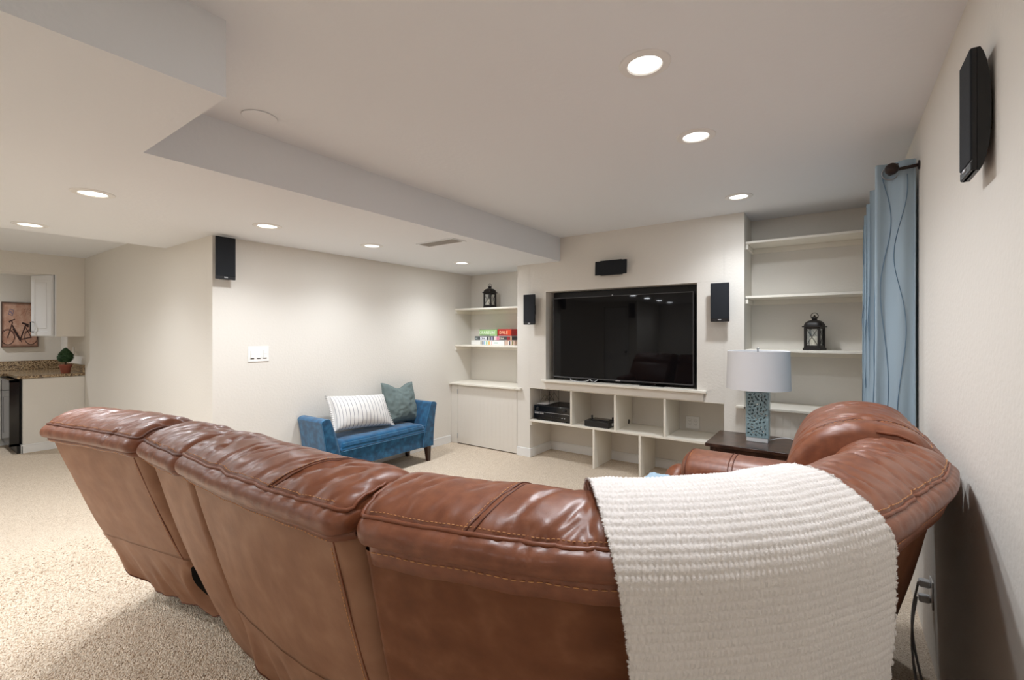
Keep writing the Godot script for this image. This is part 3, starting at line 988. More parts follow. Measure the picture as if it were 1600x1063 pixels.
# standing tufts where the carpet is near enough to show them, thinning out with distance
func carpet_pile() -> void:
	var b := MB.new()
	var rows := []
	for q in [[0.0036, 0.0], [0.0042, 0.002], [0.0036, 0.004], [0.0016, 0.0054], [0.0, 0.0058]]:
		var row := PackedVector3Array()
		for k in 6:
			row.append(Vector3(q[0] * cos(TAU * k / 5), q[1], q[0] * sin(TAU * k / 5)))
		rows.append(row)
	b.grid(rows, false, true)
	var spots := []
	rng.seed = 17
	var eye := Vector2(0, 0)
	var x := -4.6
	while x < -1.2:
		var z := -1.5
		while z < 0.75:
			var p := Vector2(x + rng.randf_range(-0.0032, 0.0032), z + rng.randf_range(-0.0032, 0.0032))
			var far := p.distance_to(eye)
			var ang := atan2(-p.x, -p.y)                      # in view: left edge of the lens
			if ang < 1.5 and far < 4.4 and rng.randf() < smoothstep(4.4, 3.2, far) and not (p.y < -1.02 and p.x > -3.0):
				spots.append(p)
			z += 0.0057
		x += 0.0057
	var mm := MultiMesh.new()
	mm.transform_format = MultiMesh.TRANSFORM_3D
	mm.use_colors = true
	mm.mesh = b.mesh()
	mm.instance_count = spots.size()
	for i in spots.size():
		var tilt := Basis(Vector3.UP, rng.randf() * TAU) * Basis(Vector3.RIGHT, rng.randf_range(-0.5, 0.5))
		mm.set_instance_transform(i, Transform3D(tilt.scaled(Vector3.ONE * rng.randf_range(0.75, 1.2)), Vector3(spots[i].x, -0.001, spots[i].y)))
		mm.set_instance_color(i, tuft_color().srgb_to_linear())
	var o := MultiMeshInstance3D.new()
	o.name = "carpet_pile"
	o.multimesh = mm
	o.material_override = M.tuft
	add_child(o, true)
	tag(o, "beige carpet tufts with dark flecks behind the sofa", "carpet", "", "stuff")


# ---------------------------------------------------------------- bench and pillows
func bench() -> void:
	var x1 := -3.63
	var x0 := -4.02
	var t := thing("bench", Vector3(-3.82, 0, -2.97), "blue velvet upholstered bench with flared arms against the wall", "bench")
	part(t, "apron", MB.new().span(x0, x1 - 0.004, 0.165, 0.335, -3.56, -2.35, 0.012), M.velvet)
	# seat: a cushioned lid with a soft crown
	var rows := []
	for i in 33:
		var a := i / 32.0 * 2.0 - 1.0
		var row := PackedVector3Array()
		for j in 25:
			var b := j / 24.0 * 2.0 - 1.0
			var e := pow(maxf(0.0, 1.0 - pow(absf(a), 10.0)), 0.35) * pow(maxf(0.0, 1.0 - pow(absf(b), 8.0)), 0.35)
			row.append(Vector3(lerpf(x0, x1 + 0.006, b * 0.5 + 0.5), 0.345 + 0.085 * e + 0.003 * nz.get_noise_2d(a * 300, b * 100), lerpf(-3.5, -2.45, a * 0.5 + 0.5)))
		rows.append(row)
	var seat := part(t, "seat", MB.new().grid(rows, false, false, Vector3(-3.83, 0.0, -2.97)).span(x0, x1 + 0.004, 0.338, 0.36, -3.5, -2.45, 0.008), M.velvet)
	part(seat, "piping", MB.new().tube([Vector3(x1 + 0.006, 0.334, -3.5), Vector3(x1 + 0.006, 0.334, -2.45)], 0.0035, 6), M.velvet_edge)
	part(seat, "piping", MB.new().tube([Vector3(x1 + 0.005, 0.405, -3.48), Vector3(x1 + 0.008, 0.408, -2.97), Vector3(x1 + 0.005, 0.405, -2.47)], 0.003, 6), M.velvet_edge)
	for s in [-1, 1]:
		var zc := -2.435 if s > 0 else -3.475
		var inner := []
		var outer := []
		for k in 13:
			var q := k / 12.0
			inner.append(Vector2(zc + s * (-0.025 + 0.115 * pow(q, 1.7)), 0.165 + 0.465 * q))
			outer.append(Vector2(zc + s * (0.125 + 0.05 * q * q), 0.165 + 0.455 * q))
		var poly := PackedVector2Array()
		for p in inner:
			poly.append(p)
		for k in 7:                                   # rounded top
			var a := PI * k / 6.0
			var c: Vector2 = (inner[12] + outer[12]) * 0.5
			var r: Vector2 = inner[12] - c
			poly.append(c + r * cos(a) + Vector2(0, 0.022 * sin(a)))
		outer.reverse()
		for p in outer:
			poly.append(p)
		# swept front to back with softened ends
		var rr := []
		var mid := Vector2(zc + s * 0.03, 0.4)
		for st in [[x0, 0.0], [x0, 0.94], [x0 + 0.006, 0.985], [x0 + 0.016, 1.0], [x1 - 0.012, 1.0], [x1 + 0.002, 0.985], [x1 + 0.008, 0.93], [x1 + 0.008, 0.0]]:
			var row := PackedVector3Array()
			for k in poly.size() + 1:
				var p: Vector2 = mid + (poly[k % poly.size()] - mid) * st[1]
				if st[1] > 0.5:
					p = poly[k % poly.size()] + (mid - poly[k % poly.size()]).normalized() * (1.0 - st[1]) * 0.12
				row.append(Vector3(st[0], p.y, p.x))
			rr.append(row)
		var arm := part(t, "arm", MB.new().grid(rr, false, true), M.velvet)
		var edge := []
		for k in range(0, poly.size()):
			edge.append(Vector3(x1 + 0.004, poly[k].y, poly[k].x))
		part(arm, "piping", MB.new().tube(edge, 0.003, 5), M.velvet_edge)
	for p in [[x1 - 0.03, -3.545, -1], [x1 - 0.03, -2.37, 1], [x0 + 0.03, -3.545, -1], [x0 + 0.03, -2.37, 1]]:
		var lg := []
		for q in [[0.0, 0.017], [0.0, 0.017], [0.165, 0.028], [0.165, 0.028]]:
			var row := PackedVector3Array()
			for k in [[-1, -1], [1, -1], [1, 1], [-1, 1], [-1, -1]]:
				row.append(Vector3(p[0] + k[0] * q[1], q[0], p[1] + k[1] * q[1] + p[2] * 0.012 * (1.0 - q[0] / 0.165)))
			lg.append(row)
		var b := MB.new()
		for i in 4:
			b.face(lg[0][i], lg[0][i + 1], lg[2][i + 1], lg[2][i], (lg[0][i] + lg[0][i + 1]) * 0.5 - Vector3(p[0], 0.0, p[1]))
		b.face(lg[0][0], lg[0][1], lg[0][2], lg[0][3], Vector3.DOWN)
		part(t, "leg", b, M.walnut)
	# striped lumbar pillow
	var im := Image.create(512, 128, false, Image.FORMAT_RGBA8)
	im.fill(c8(220, 217, 213))
	for k in 17:
		im.fill_rect(Rect2i(14 + k * 29, 0, 3, 128), c8(96, 96, 108))
	for y in range(0, 128, 2):
		for x in range(0, 512, 3):
			var c := im.get_pixel(x, y)
			im.set_pixel(x, y, c.darkened(0.05))
	var sm := mat(Color.WHITE, 0.9, {"tex": ImageTexture.create_from_image(im), "rim": 0.2})
	pillow("striped_pillow", Vector3(-3.855, 0.625, -2.83), Vector2(0.64, 0.35), 0.1, sm, 0.5, -0.08, "white oblong pillow with thin grey stripes on the bench", 0.25, true)
	pillow("square_pillow", Vector3(-3.885, 0.65, -3.355), Vector2(0.43, 0.44), 0.075, M.sage, 0.3, -0.05, "grey green square pillow with a dented top on the bench", 1.0, false)


func pillow(called: String, c: Vector3, size: Vector2, thick: float, m: Material, lean: float, roll: float, label: String, dent: float, ruffle: bool) -> void:
	var t := thing(called, c, label, "pillow")
	# local: x along the bench (-z in the room), y up, z toward the room (+x)
	var bas := Basis(Vector3(0, 0, -1), Vector3(0, 1, 0), Vector3(1, 0, 0)) * Basis(Vector3.RIGHT, -lean) * Basis(Vector3.BACK, roll)
	var b := MB.new()
	for sd in [1, -1]:
		var rows := []
		for i in 49:
			var u := sin((i / 48.0 - 0.5) * PI) * 0.5 + (i / 48.0 - 0.5)
			var row := PackedVector3Array()
			for j in 37:
				var w := sin((j / 36.0 - 0.5) * PI) * 0.5 + (j / 36.0 - 0.5)
				var px := size.x * 0.5 * u * (1.0 - 0.05 * (1.0 - w * w))
				var py := size.y * 0.5 * w * (1.0 - 0.07 * (1.0 - u * u))
				var k := pow(maxf(0.0, (1.0 - u * u) * (1.0 - w * w)), 0.42)
				if dent > 0.5 and w > 0:
					py -= 0.055 * dent * w * w * exp(-u * u * 5.0)
					k *= 1.0 - 0.4 * w * exp(-u * u * 4.0)
				var wr := nz.get_noise_2d(px * 500 + 40 * sd, py * 420) * 0.010 * k * (1.6 if dent > 0.5 else 0.7)
				if dent > 0.5:
					wr += (0.5 - absf(nz.get_noise_2d(px * 300 + py * 240, py * 600 - px * 200))) * 0.026 * k
				row.append(c + bas * Vector3(px, py, sd * (thick * k + wr)))
			rows.append(row)
		b.grid(rows, false, false, c - bas * Vector3(0, 0, sd * 0.3), Vector2(1, 1))
	var body := part(t, "cover", b, m)
	if ruffle:
		for s in [-1, 1]:
			var rows := []
			for j in 61:
				var w := j / 60.0 * 2.0 - 1.0
				var row := PackedVector3Array()
				for i in 4:
					var q := i / 3.0
					row.append(c + bas * Vector3(s * (size.x * 0.5 * (1.0 - 0.05 * (1.0 - w * w)) - 0.004 + q * 0.034), size.y * 0.5 * w * (1.0 + 0.04 * q), sin(j * 1.9) * 0.012 * q))
				rows.append(row)
			part(t, "ruffle", MB.new().grid(rows), plain(220, 217, 213, 0.95))
	else:
		var seam := []
		for k in 81:
			var a := k / 80.0 * 4.0
			var e := int(a) % 4
			var q := (a - int(a)) * 2.0 - 1.0
			var u: float = [q, 1.0, -q, -1.0][e]
			var w: float = [-1.0, q, 1.0, -q][e]
			var py := size.y * 0.5 * w * (1.0 - 0.07 * (1.0 - u * u))
			if w > 0:
				py -= 0.055 * dent * w * w * exp(-u * u * 5.0)
			seam.append(c + bas * Vector3(size.x * 0.5 * u * (1.0 - 0.05 * (1.0 - w * w)), py, 0))
		part(body, "seam", MB.new().tube(seam, 0.004, 5), M.sage)


# ---------------------------------------------------------------- side table and lamp
func table_and_lamp() -> void:
	var t := thing("side_table", Vector3(-0.47, 0, -3.82), "dark brown wooden side table between the sofa and the alcove", "side table")
	part(t, "tabletop", MB.new().span(-0.785, -0.10, 0.575, 0.6, -4.08, -3.55, 0.004), M.espresso)
	part(t, "apron", MB.new().span(-0.75, -0.135, 0.51, 0.575, -4.045, -3.585, 0.003), M.espresso)
	for x in [-0.735, -0.15]:
		for z in [-4.03, -3.6]:
			part(t, "leg", MB.new().span(x - 0.022, x + 0.022, 0, 0.575, z - 0.022, z + 0.022, 0.004), M.espresso)
	part(t, "shelf", MB.new().span(-0.74, -0.145, 0.16, 0.18, -4.04, -3.59, 0.003), M.espresso)
	var c := Vector3(-0.473, 0.6, -3.83)
	var l := thing("table_lamp", c, "table lamp with white drum shade and pierced teal ceramic base", "lamp")
	var w := 0.074
	var d := 0.052
	part(l, "base", MB.new().box(c + Vector3(0, 0.0175, 0), Vector3(w * 2 - 0.006, 0.035, d * 2 - 0.006), 0.003), M.acrylic)
	# pierced ceramic block: leaf-shaped openings through front and back plates
	var y0 := 0.035
	var y1 := 0.375
	var holes := []
	rng.seed = 77
	var tries := 0
	while holes.size() < 90 and tries < 9000:
		tries += 1
		var q := Vector2(rng.randf_range(-w + 0.014, w - 0.014), rng.randf_range(y0 + 0.016, y1 - 0.016))
		var ok := true
		for o in holes:
			if q.distance_to(o[0]) < 0.0205:
				ok = false
				break
		if ok:
			holes.append([q, rng.randf_range(0, PI), rng.randf_range(0.0094, 0.0118), rng.randf_range(0.0048, 0.0066)])
	var loops := []
	for o in holes:
		var lp := PackedVector2Array()
		for k in 10:
			var a := TAU * k / 10.0
			var e := Vector2(cos(a) * o[2], sin(a) * o[3] * (1.0 - 0.35 * absf(cos(a))))
			lp.append(o[0] + e.rotated(o[1]))
		loops.append(lp)
	var pts := PackedVector2Array()
	for k in 41:
		var yy := lerpf(y0, y1, k / 40.0)
		pts.append(Vector2(-w, yy))
		pts.append(Vector2(w, yy))
	for k in range(1, 16):
		var xx := lerpf(-w, w, k / 16.0)
		pts.append(Vector2(xx, y0))
		pts.append(Vector2(xx, y1))
	for lp in loops:
		pts.append_array(lp)
	var dl := Geometry2D.triangulate_delaunay(pts)
	var b := MB.new()
	for e in [[d, 1.0], [d - 0.012, -1.0], [-d, -1.0], [-d + 0.012, 1.0]]:
		var i0 := b.v.size()
		for p in pts:
			b.add(c + Vector3(p.x, p.y, e[0]), Vector3(0, 0, e[1]))
		var k := 0
		while k < dl.size():
			var m := (pts[dl[k]] + pts[dl[k + 1]] + pts[dl[k + 2]]) / 3.0
			var inside := false
			for h in holes.size():
				if m.distance_to(holes[h][0]) < 0.0122 and Geometry2D.is_point_in_polygon(m, loops[h]):
					inside = true
					break
			if not inside:
				b.tri(i0 + dl[k], i0 + dl[k + 1], i0 + dl[k + 2])
			k += 3
	for h in holes.size():
		var lp: PackedVector2Array = loops[h]
		for k in lp.size():
			var p := lp[k]
			var q := lp[(k + 1) % lp.size()]
			var inward: Vector2 = holes[h][0] - p
			for zz in [[d, d - 0.012], [-d, -d + 0.012]]:
				b.face(c + Vector3(p.x, p.y, zz[0]), c + Vector3(q.x, q.y, zz[0]), c + Vector3(q.x, q.y, zz[1]), c + Vector3(p.x, p.y, zz[1]), Vector3(inward.x, inward.y, 0))
	for s in [-1, 1]:
		b.box(c + Vector3(s * (w - 0.005), (y0 + y1) * 0.5, 0), Vector3(0.012, y1 - y0, d * 2 + 0.002), 0.003)
	b.box(c + Vector3(0, y1 - 0.004, 0), Vector3(w * 2, 0.01, d * 2), 0.003)
	part(l, "body", b, M.ceramic, "pierced teal ceramic block")
	part(l, "top_plate", MB.new().box(c + Vector3(0, y1 + 0.009, 0), Vector3(w * 2 - 0.012, 0.014, d * 2 - 0.012), 0.003), M.acrylic)
	part(l, "neck", MB.new().lathe([Vector2(0.02, y1 + 0.014), Vector2(0.02, y1 + 0.02), Vector2(0.009, y1 + 0.024), Vector2(0.009, y1 + 0.09), Vector2(0.016, y1 + 0.095), Vector2(0.016, y1 + 0.15), Vector2(0, y1 + 0.15)], c, 20), M.chrome)
	var bot := 0.39
	var top := 0.672
	var sh := part(l, "lamp_shade", MB.new().lathe([Vector2(0.208, bot + 0.004), Vector2(0.208, bot), Vector2(0.214, bot), Vector2(0.214, bot), Vector2(0.206, top), Vector2(0.206, top), Vector2(0.2, top), Vector2(0.2, top - 0.004), Vector2(0.208, bot + 0.004)], c, 72), M.shade)
	part(sh, "rim", MB.new().lathe([Vector2(0.2145, bot + 0.008), Vector2(0.2155, bot + 0.004), Vector2(0.2145, bot)], c, 72), M.shade)
	part(sh, "rim", MB.new().lathe([Vector2(0.2065, top), Vector2(0.2075, top - 0.004), Vector2(0.2068, top - 0.008)], c, 72), M.shade)
	var sp := MB.new()
	for k in 3:
		var a := TAU * k / 3.0 + 0.4
		sp.tube([c + Vector3(0, top - 0.02, 0), c + Vector3(cos(a) * 0.203, top - 0.012, sin(a) * 0.203)], 0.002, 5)
	part(l, "spider", sp, M.chrome)
	part(l, "harp", MB.new().tube([c + Vector3(0, y1 + 0.09, 0), c + Vector3(-0.05, y1 + 0.16, 0), c + Vector3(-0.045, y1 + 0.22, 0), c + Vector3(0, top - 0.005, 0), c + Vector3(0.045, y1 + 0.22, 0), c + Vector3(0.05, y1 + 0.16, 0), c + Vector3(0, y1 + 0.09, 0)], 0.002, 5), M.chrome)
	part(l, "bulb", MB.new().ball(c + Vector3(0, y1 + 0.19, 0), Vector3(0.028, 0.04, 0.028)), M.plate)
	part(l, "finial", MB.new().lathe([Vector2(0, top + 0.026), Vector2(0.008, top + 0.022), Vector2(0.01, top + 0.014), Vector2(0.005, top + 0.006), Vector2(0.009, top - 0.004), Vector2(0, top - 0.006)], c, 16), M.chrome)
	var cord := []
	for k in 30:
		var q := k / 29.0
		cord.append(Vector3(c.x + 0.06 + 0.24 * q, 0.605 + 0.012 * sin(q * PI), c.z - 0.03 - 0.11 * sin(q * PI)))
	part(l, "cord", MB.new().tube(cord, 0.0035, 6), M.white_cable)


# ---------------------------------------------------------------- curtain
func curtain_at(q: float, y: float) -> Vector3:
	# q along the cloth 0..1 from the near edge
	var zz := -3.0 - 1.3 * q
	var ph := q * TAU * 3.6
	var deep := lerpf(0.078, 0.088, (2.27 - y) / 2.2)
	var x := 0.245 + deep * cos(ph) * (1.0 if q > 0.02 else 1.0)
	var z := zz + 0.055 * sin(ph * 2.0) * 0.5 + 0.012 * sin(ph + y * 2.0)
	x += 0.006 * nz.get_noise_2d(q * 900, y * 60)
	# near the first fold the cloth turns flat toward the room
	if q < 0.14:
		var k := q / 0.14
		x = lerpf(0.322, 0.168, k) + 0.004 * nz.get_noise_2d(q * 900, y * 60)
		z = -2.995 - 0.03 * sin(k * PI * 0.5) - 0.01 * sin(k * 9.0 + y)
	elif q < 0.2:
		var k := (q - 0.14) / 0.06
		x = lerpf(0.168, x, k * k * (3 - 2 * k))
		z = lerpf(-3.035, z, k)
	return Vector3(x, y, z)


func curtain() -> void:
	var t := thing("curtain", Vector3(0.24, 0.72, -3.6), "light blue curtain with wavy stitched lines beside the right alcove", "curtain")
	var rows := []
	for i in 241:
		var q := i / 240.0
		var row := PackedVector3Array()
		for j in 61:
			row.append(curtain_at(q, lerpf(0.72, 2.272, j / 60.0)))
		rows.append(row)
	var cl := part(t, "cloth", MB.new().grid(rows, false, false, Vector3(0.6, 1.2, -3.9)), M.curtain)
	var em := MB.new()
	for k in 15:
		var q0: float = 0.035 + k * 0.067 if k > 1 else [0.05, 0.105][k]
		var ln := []
		for j in 90:
			var y := lerpf(0.75, 2.2, j / 89.0)
			var q := q0 + (0.014 if k > 1 else 0.019) * sin(y * (5.2 if k > 1 else 8.0) + k * 1.7) + 0.006 * sin(y * 11.0 + k)
			var p := curtain_at(q, y)
			var dq := curtain_at(q + 0.003, y) - p
			var nn := dq.cross(Vector3.UP).normalized()
			if nn.x > 0 and k > 1:
				nn = -nn
			if k <= 1:
				nn = Vector3(0, 0, 1)
			ln.append(p + nn * 0.002)
		em.tube(ln, 0.0016, 5)
	part(cl, "embroidery", em, M.thread).set_meta("kind", "stuff")
	part(cl, "hem", MB.new().tube([curtain_at(0.0, 0.72), curtain_at(0.0, 1.4), curtain_at(0.0, 2.27)], 0.004, 5), M.curtain)
	for g in [[0.0865, 0], [0.3, 1], [0.45, 1], [0.6, 1], [0.75, 1], [0.9, 1]]:
		var p := curtain_at(g[0], 2.222)
		var ring := []
		for k in 24:
			var a := TAU * k / 24
			ring.append(Vector3(0.227 + 0.034 * cos(a), 2.222 + 0.034 * sin(a), p.z + (0.012 if g[1] == 0 else 0.0)))
		part(t, "grommet", MB.new().tube(ring, 0.006, 8, true, 0.5), M.silver)
	var r := thing("curtain_rod", Vector3(XR, 2.222, -2.97), "dark bronze curtain rod with round finial on a wall bracket", "curtain rod")
	part(r, "rod", MB.new().tube([Vector3(0.227, 2.222, -2.97), Vector3(0.227, 2.222, -4.35)], 0.011, 14), M.bronze)
	part(r, "finial", MB.new().ball(Vector3(0.227, 2.222, -2.945), Vector3(0.029, 0.029, 0.027)).lathe([Vector2(0.016, -0.02), Vector2(0.016, 0.006), Vector2(0.02, 0.012), Vector2(0.0, 0.014)], Vector3(0.227, 2.222, -2.97), 16, Vector3.BACK), M.bronze)
	part(r, "bracket", MB.new().tube([Vector3(0.235, 2.222, -2.972), Vector3(0.29, 2.226, -2.974), Vector3(XR - 0.004, 2.23, -2.975)], 0.008, 10).lathe([Vector2(0.0, 0.0), Vector2(0.022, 0.0), Vector2(0.022, 0.006), Vector2(0.0, 0.007)], Vector3(XR, 2.23, -2.975), 20, Vector3.LEFT), M.bronze)
	part(r, "set_screw", MB.new().tube([Vector3(0.245, 2.228, -2.965), Vector3(0.25, 2.25, -2.965)], 0.005, 8), M.bronze)
	part(r, "far_bracket", MB.new().tube([Vector3(0.227, 2.222, -4.33), Vector3(XR - 0.004, 2.23, -4.33)], 0.008, 10), M.bronze)


# ---------------------------------------------------------------- wet bar
func bike_print() -> ImageTexture:
	var w := 300
	var h := 330
	var im := Image.create(w, h, false, Image.FORMAT_RGBA8)
	for y in h:
		for x in w:
			var k := nz.get_noise_2d(x * 1.2, y * 1.2) * 0.5 + nz.get_noise_2d(x * 5.0 + 900, y * 5.0) * 0.25
			var c := c8(208, 174, 154).lerp(c8(180, 134, 112), clampf(0.5 + k, 0, 1))
			var e := minf(minf(x, w - x), minf(y, h - y))
			if e < 22:
				c = c.lerp(c8(58, 36, 26), 0.75 * (1.0 - e / 22.0))
			im.set_pixel(x, y, c)
	var dark := c8(52, 26, 22)
	var line := func(a: Vector2, b: Vector2, r: float, c: Color):
		var n := int(a.distance_to(b)) + 1
		for k in n + 1:
			var p := a.lerp(b, float(k) / n)
			im.fill_rect(Rect2i(int(p.x - r), int(p.y - r), int(2 * r + 1), int(2 * r + 1)), c)
	var wheel := func(c: Vector2, r: float):
		for k in 240:
			var a := TAU * k / 240
			var p := c + Vector2(cos(a), sin(a)) * r
			im.fill_rect(Rect2i(int(p.x - 2), int(p.y - 2), 5, 5), dark)
		for k in 20:
			line.call(c, c + Vector2.from_angle(TAU * k / 20) * r, 0.4, c8(120, 76, 60))
	wheel.call(Vector2(48, 258), 54)
	wheel.call(Vector2(240, 258), 54)
	line.call(Vector2(48, 258), Vector2(86, 150), 3, dark)
	line.call(Vector2(84, 170), Vector2(150, 272), 4, dark)
	line.call(Vector2(90, 196), Vector2(146, 280), 3, dark)
	line.call(Vector2(150, 275), Vector2(196, 165), 4, dark)
	line.call(Vector2(150, 275), Vector2(240, 258), 3, dark)
	line.call(Vector2(240, 258), Vector2(192, 180), 2.4, dark)
	line.call(Vector2(86, 150), Vector2(78, 132), 3, dark)
	line.call(Vector2(60, 142), Vector2(104, 126), 3.4, dark)
	line.call(Vector2(60, 142), Vector2(66, 152), 2.4, dark)
	line.call(Vector2(168, 152), Vector2(214, 164), 5, dark)
	line.call(Vector2(196, 165), Vector2(214, 176), 5, dark)
	line.call(Vector2(150, 275), Vector2(160, 292), 2, dark)
	for k in 60:                                       # mudguards
		var a := PI + PI * k / 60.0
		for c in [Vector2(48, 258), Vector2(240, 258)]:
			var p: Vector2 = c + Vector2(cos(a + 0.3), sin(a + 0.3)) * 61
			im.fill_rect(Rect2i(int(p.x - 2), int(p.y - 2), 4, 4), c8(86, 44, 36))
	for s in [[62, 62, 0.3], [64, 64, 0.3]]:           # stamp
		var c := Vector2(76, 74)
		for k in 4:
			var a := Vector2(18, 22).rotated(0.3) if k == 0 else Vector2.ZERO
			var q := [Vector2(-16, -20), Vector2(16, -20), Vector2(16, 20), Vector2(-16, 20)]
			line.call(c + q[k].rotated(0.3), c + q[(k + 1) % 4].rotated(0.3), 1.6, c8(96, 92, 120))
	line.call(Vector2(70, 66), Vector2(82, 84), 3, c8(130, 116, 140))
	for k in 9:                                        # faded handwriting
		line.call(Vector2(150 + k * 14, 96 - (k % 3) * 12), Vector2(162 + k * 14, 84 - (k % 4) * 9), 0.7, c8(128, 86, 74))
		line.call(Vector2(180 + k * 8, 60 - (k % 3) * 6), Vector2(188 + k * 8, 48 - (k % 2) * 6), 0.7, c8(128, 86, 74))
	return ImageTexture.create_from_image(im)


func wet_bar() -> void:
	var ct := thing("bar_counter", Vector3(-8.4, 0.87, -1.3), "brown and gold granite counter with backsplash on the wet bar", "counter")
	part(ct, "slab", MB.new().span(-8.995, XK + 0.012, 0.87, 0.905, ZK, -0.985, 0.004).span(-8.995, -8.36, 0.87, 0.905, -0.99, 1.6, 0.004), M.granite)
	part(ct, "backsplash", MB.new().span(-8.995, -8.98, 0.905, 1.03, ZK, 1.6, 0.002), M.granite)
	part(ct, "backsplash", MB.new().span(-8.98, XK + 0.005, 0.905, 1.005, ZK, ZK + 0.02, 0.002), M.granite)
	# beverage cooler
	var c := thing("wine_cooler", Vector3(-8.08, 0, -1.25), "black glass fronted beverage cooler under the granite counter", "cooler")
	part(c, "body", MB.new().span(-8.36, XK - 0.085, 0.03, 0.865, -1.55, -1.015, 0.004), M.black_box)
	var dr := part(c, "door", MB.new().span(-8.36, XK - 0.005, 0.09, 0.12, -1.005, -0.925, 0.003).span(-8.36, XK - 0.005, 0.83, 0.86, -1.005, -0.925, 0.003).span(XK - 0.035, XK - 0.005, 0.09, 0.86, -1.005, -0.925, 0.003).span(-8.36, -8.33, 0.09, 0.86, -1.005, -0.925, 0.003), M.black_gloss)
	part(dr, "pane", MB.new().span(-8.335, XK - 0.03, 0.115, 0.835, -0.945, -0.928), M.dark_glass)
	part(c, "kick_plate", MB.new().span(-8.36, XK - 0.01, 0.0, 0.085, -1.02, -0.985, 0.003), M.black_box)
	# base cabinets along the back
	for k in 4:
		var z0 := -0.985 + k * 0.6
		var b := thing("base_cabinet", Vector3(-8.7, 0, z0 + 0.3), ["white base cabinet beside the beverage cooler", "white base cabinet second from the beverage cooler", "white base cabinet third from the beverage cooler", "white base cabinet farthest from the beverage cooler"][k], "cabinet", "white bar base cabinets")
		part(b, "body", MB.new().span(-8.99, -8.42, 0.09, 0.868, z0, z0 + 0.598), M.cab_white)
		part(b, "kick_plate", MB.new().span(-8.95, -8.48, 0.0, 0.09, z0, z0 + 0.598), M.cab_white)
		part(b, "drawer", MB.new().span(-8.42, -8.4, 0.7, 0.86, z0 + 0.005, z0 + 0.593, 0.004), M.cab_white)
		var dd := part(b, "door", MB.new().span(-8.42, -8.4, 0.1, 0.69, z0 + 0.005, z0 + 0.593, 0.004), M.cab_white)
		part(dd, "raised_panel", MB.new().span(-8.402, -8.394, 0.17, 0.62, z0 + 0.08, z0 + 0.52, 0.004), M.cab_white)
		part(dd, "handle", MB.new().tube([Vector3(-8.4, 0.52, z0 + 0.05), Vector3(-8.375, 0.52, z0 + 0.05), Vector3(-8.375, 0.64, z0 + 0.05), Vector3(-8.4, 0.64, z0 + 0.05)], 0.006, 8), M.iron)
	# wall cabinet with its door ajar
	var u := thing("wall_cabinet", Vector3(-8.1, 1.36, -1.44), "white wall cabinet with one door standing ajar over the counter", "cabinet")
	part(u, "body", MB.new().span(-8.6, XK, 1.362, 2.117, ZK, -1.312, 0.003), M.panel)
	part(u, "face_frame", MB.new().span(-8.6, XK - 0.001, 1.362, 2.117, -1.314, -1.3, 0.002), M.cab_white)
	var bas := Basis(Vector3.UP, deg_to_rad(27))
	var hg := Vector3(XK - 0.006, 1.74, -1.292)
	# local x runs from the hinge along the door (-x when shut), z out of its face
	var dm := part(u, "door", MB.new().box(hg + bas * Vector3(-0.15, 0, 0.01), Vector3(0.3, 0.748, 0.02), 0.003, bas), M.cab_white)
	var rim := MB.new()
	for q in [[-0.15, 0.34, 0.29, 0.055], [-0.15, -0.34, 0.29, 0.055], [-0.03, 0.0, 0.05, 0.63], [-0.27, 0.0, 0.05, 0.63]]:
		rim.box(hg + bas * Vector3(q[0], q[1], 0.022), Vector3(q[2], q[3], 0.008), 0.003, bas)
	part(dm, "door_frame", rim, M.cab_white)
	part(dm, "raised_panel", MB.new().box(hg + bas * Vector3(-0.15, 0, 0.021), Vector3(0.15, 0.56, 0.008), 0.004, bas), M.cab_white)
	part(dm, "handle", MB.new().tube([hg + bas * Vector3(-0.262, -0.32, 0.026), hg + bas * Vector3(-0.262, -0.32, 0.055), hg + bas * Vector3(-0.262, -0.2, 0.055), hg + bas * Vector3(-0.262, -0.2, 0.026)], 0.007, 8), M.iron)
	# bicycle canvas
	var p := thing("canvas_print", Vector3(-9.0, 1.22, -1.1), "brown canvas print of an old bicycle over the counter", "picture")
	var z0 := -1.0
	var z1 := -1.34
	part(p, "canvas", MB.new().span(-9.0, -8.965, 1.215, 1.82, z1, z0, 0.003), plain(60, 40, 32))
	var fr := MB.new()
	fr.face(Vector3(-8.9645, 1.217, z0 - 0.002), Vector3(-8.9645, 1.217, z1 + 0.002), Vector3(-8.9645, 1.818, z1 + 0.002), Vector3(-8.9645, 1.818, z0 - 0.002), Vector3.RIGHT)
	part(p, "print", fr, mat(Color.WHITE, 0.7, {"tex": bike_print()}))
	# topiary
	var t := thing("potted_topiary", Vector3(-7.92, 0.905, -1.425), "small clipped green topiary in a terracotta pot on the counter", "potted plant")
	var o := Vector3(-7.92, 0.905, -1.425)
	part(t, "pot", MB.new().lathe([Vector2(0, 0), Vector2(0.042, 0), Vector2(0.042, 0), Vector2(0.056, 0.08), Vector2(0.062, 0.08), Vector2(0.064, 0.105), Vector2(0.056, 0.105), Vector2(0.054, 0.095), Vector2(0, 0.095)], o, 28), M.terracotta)
	part(t, "trunk", MB.new().tube([o + Vector3(0, 0.09, 0), o + Vector3(0.003, 0.16, 0)], 0.008, 8), M.bark)
	rng.seed = 5
	var fl := MB.new()
	fl.lathe([Vector2(0, 0.135), Vector2(0.04, 0.145), Vector2(0.058, 0.175), Vector2(0.058, 0.21), Vector2(0.044, 0.255), Vector2(0.024, 0.285), Vector2(0, 0.3)], o, 14)
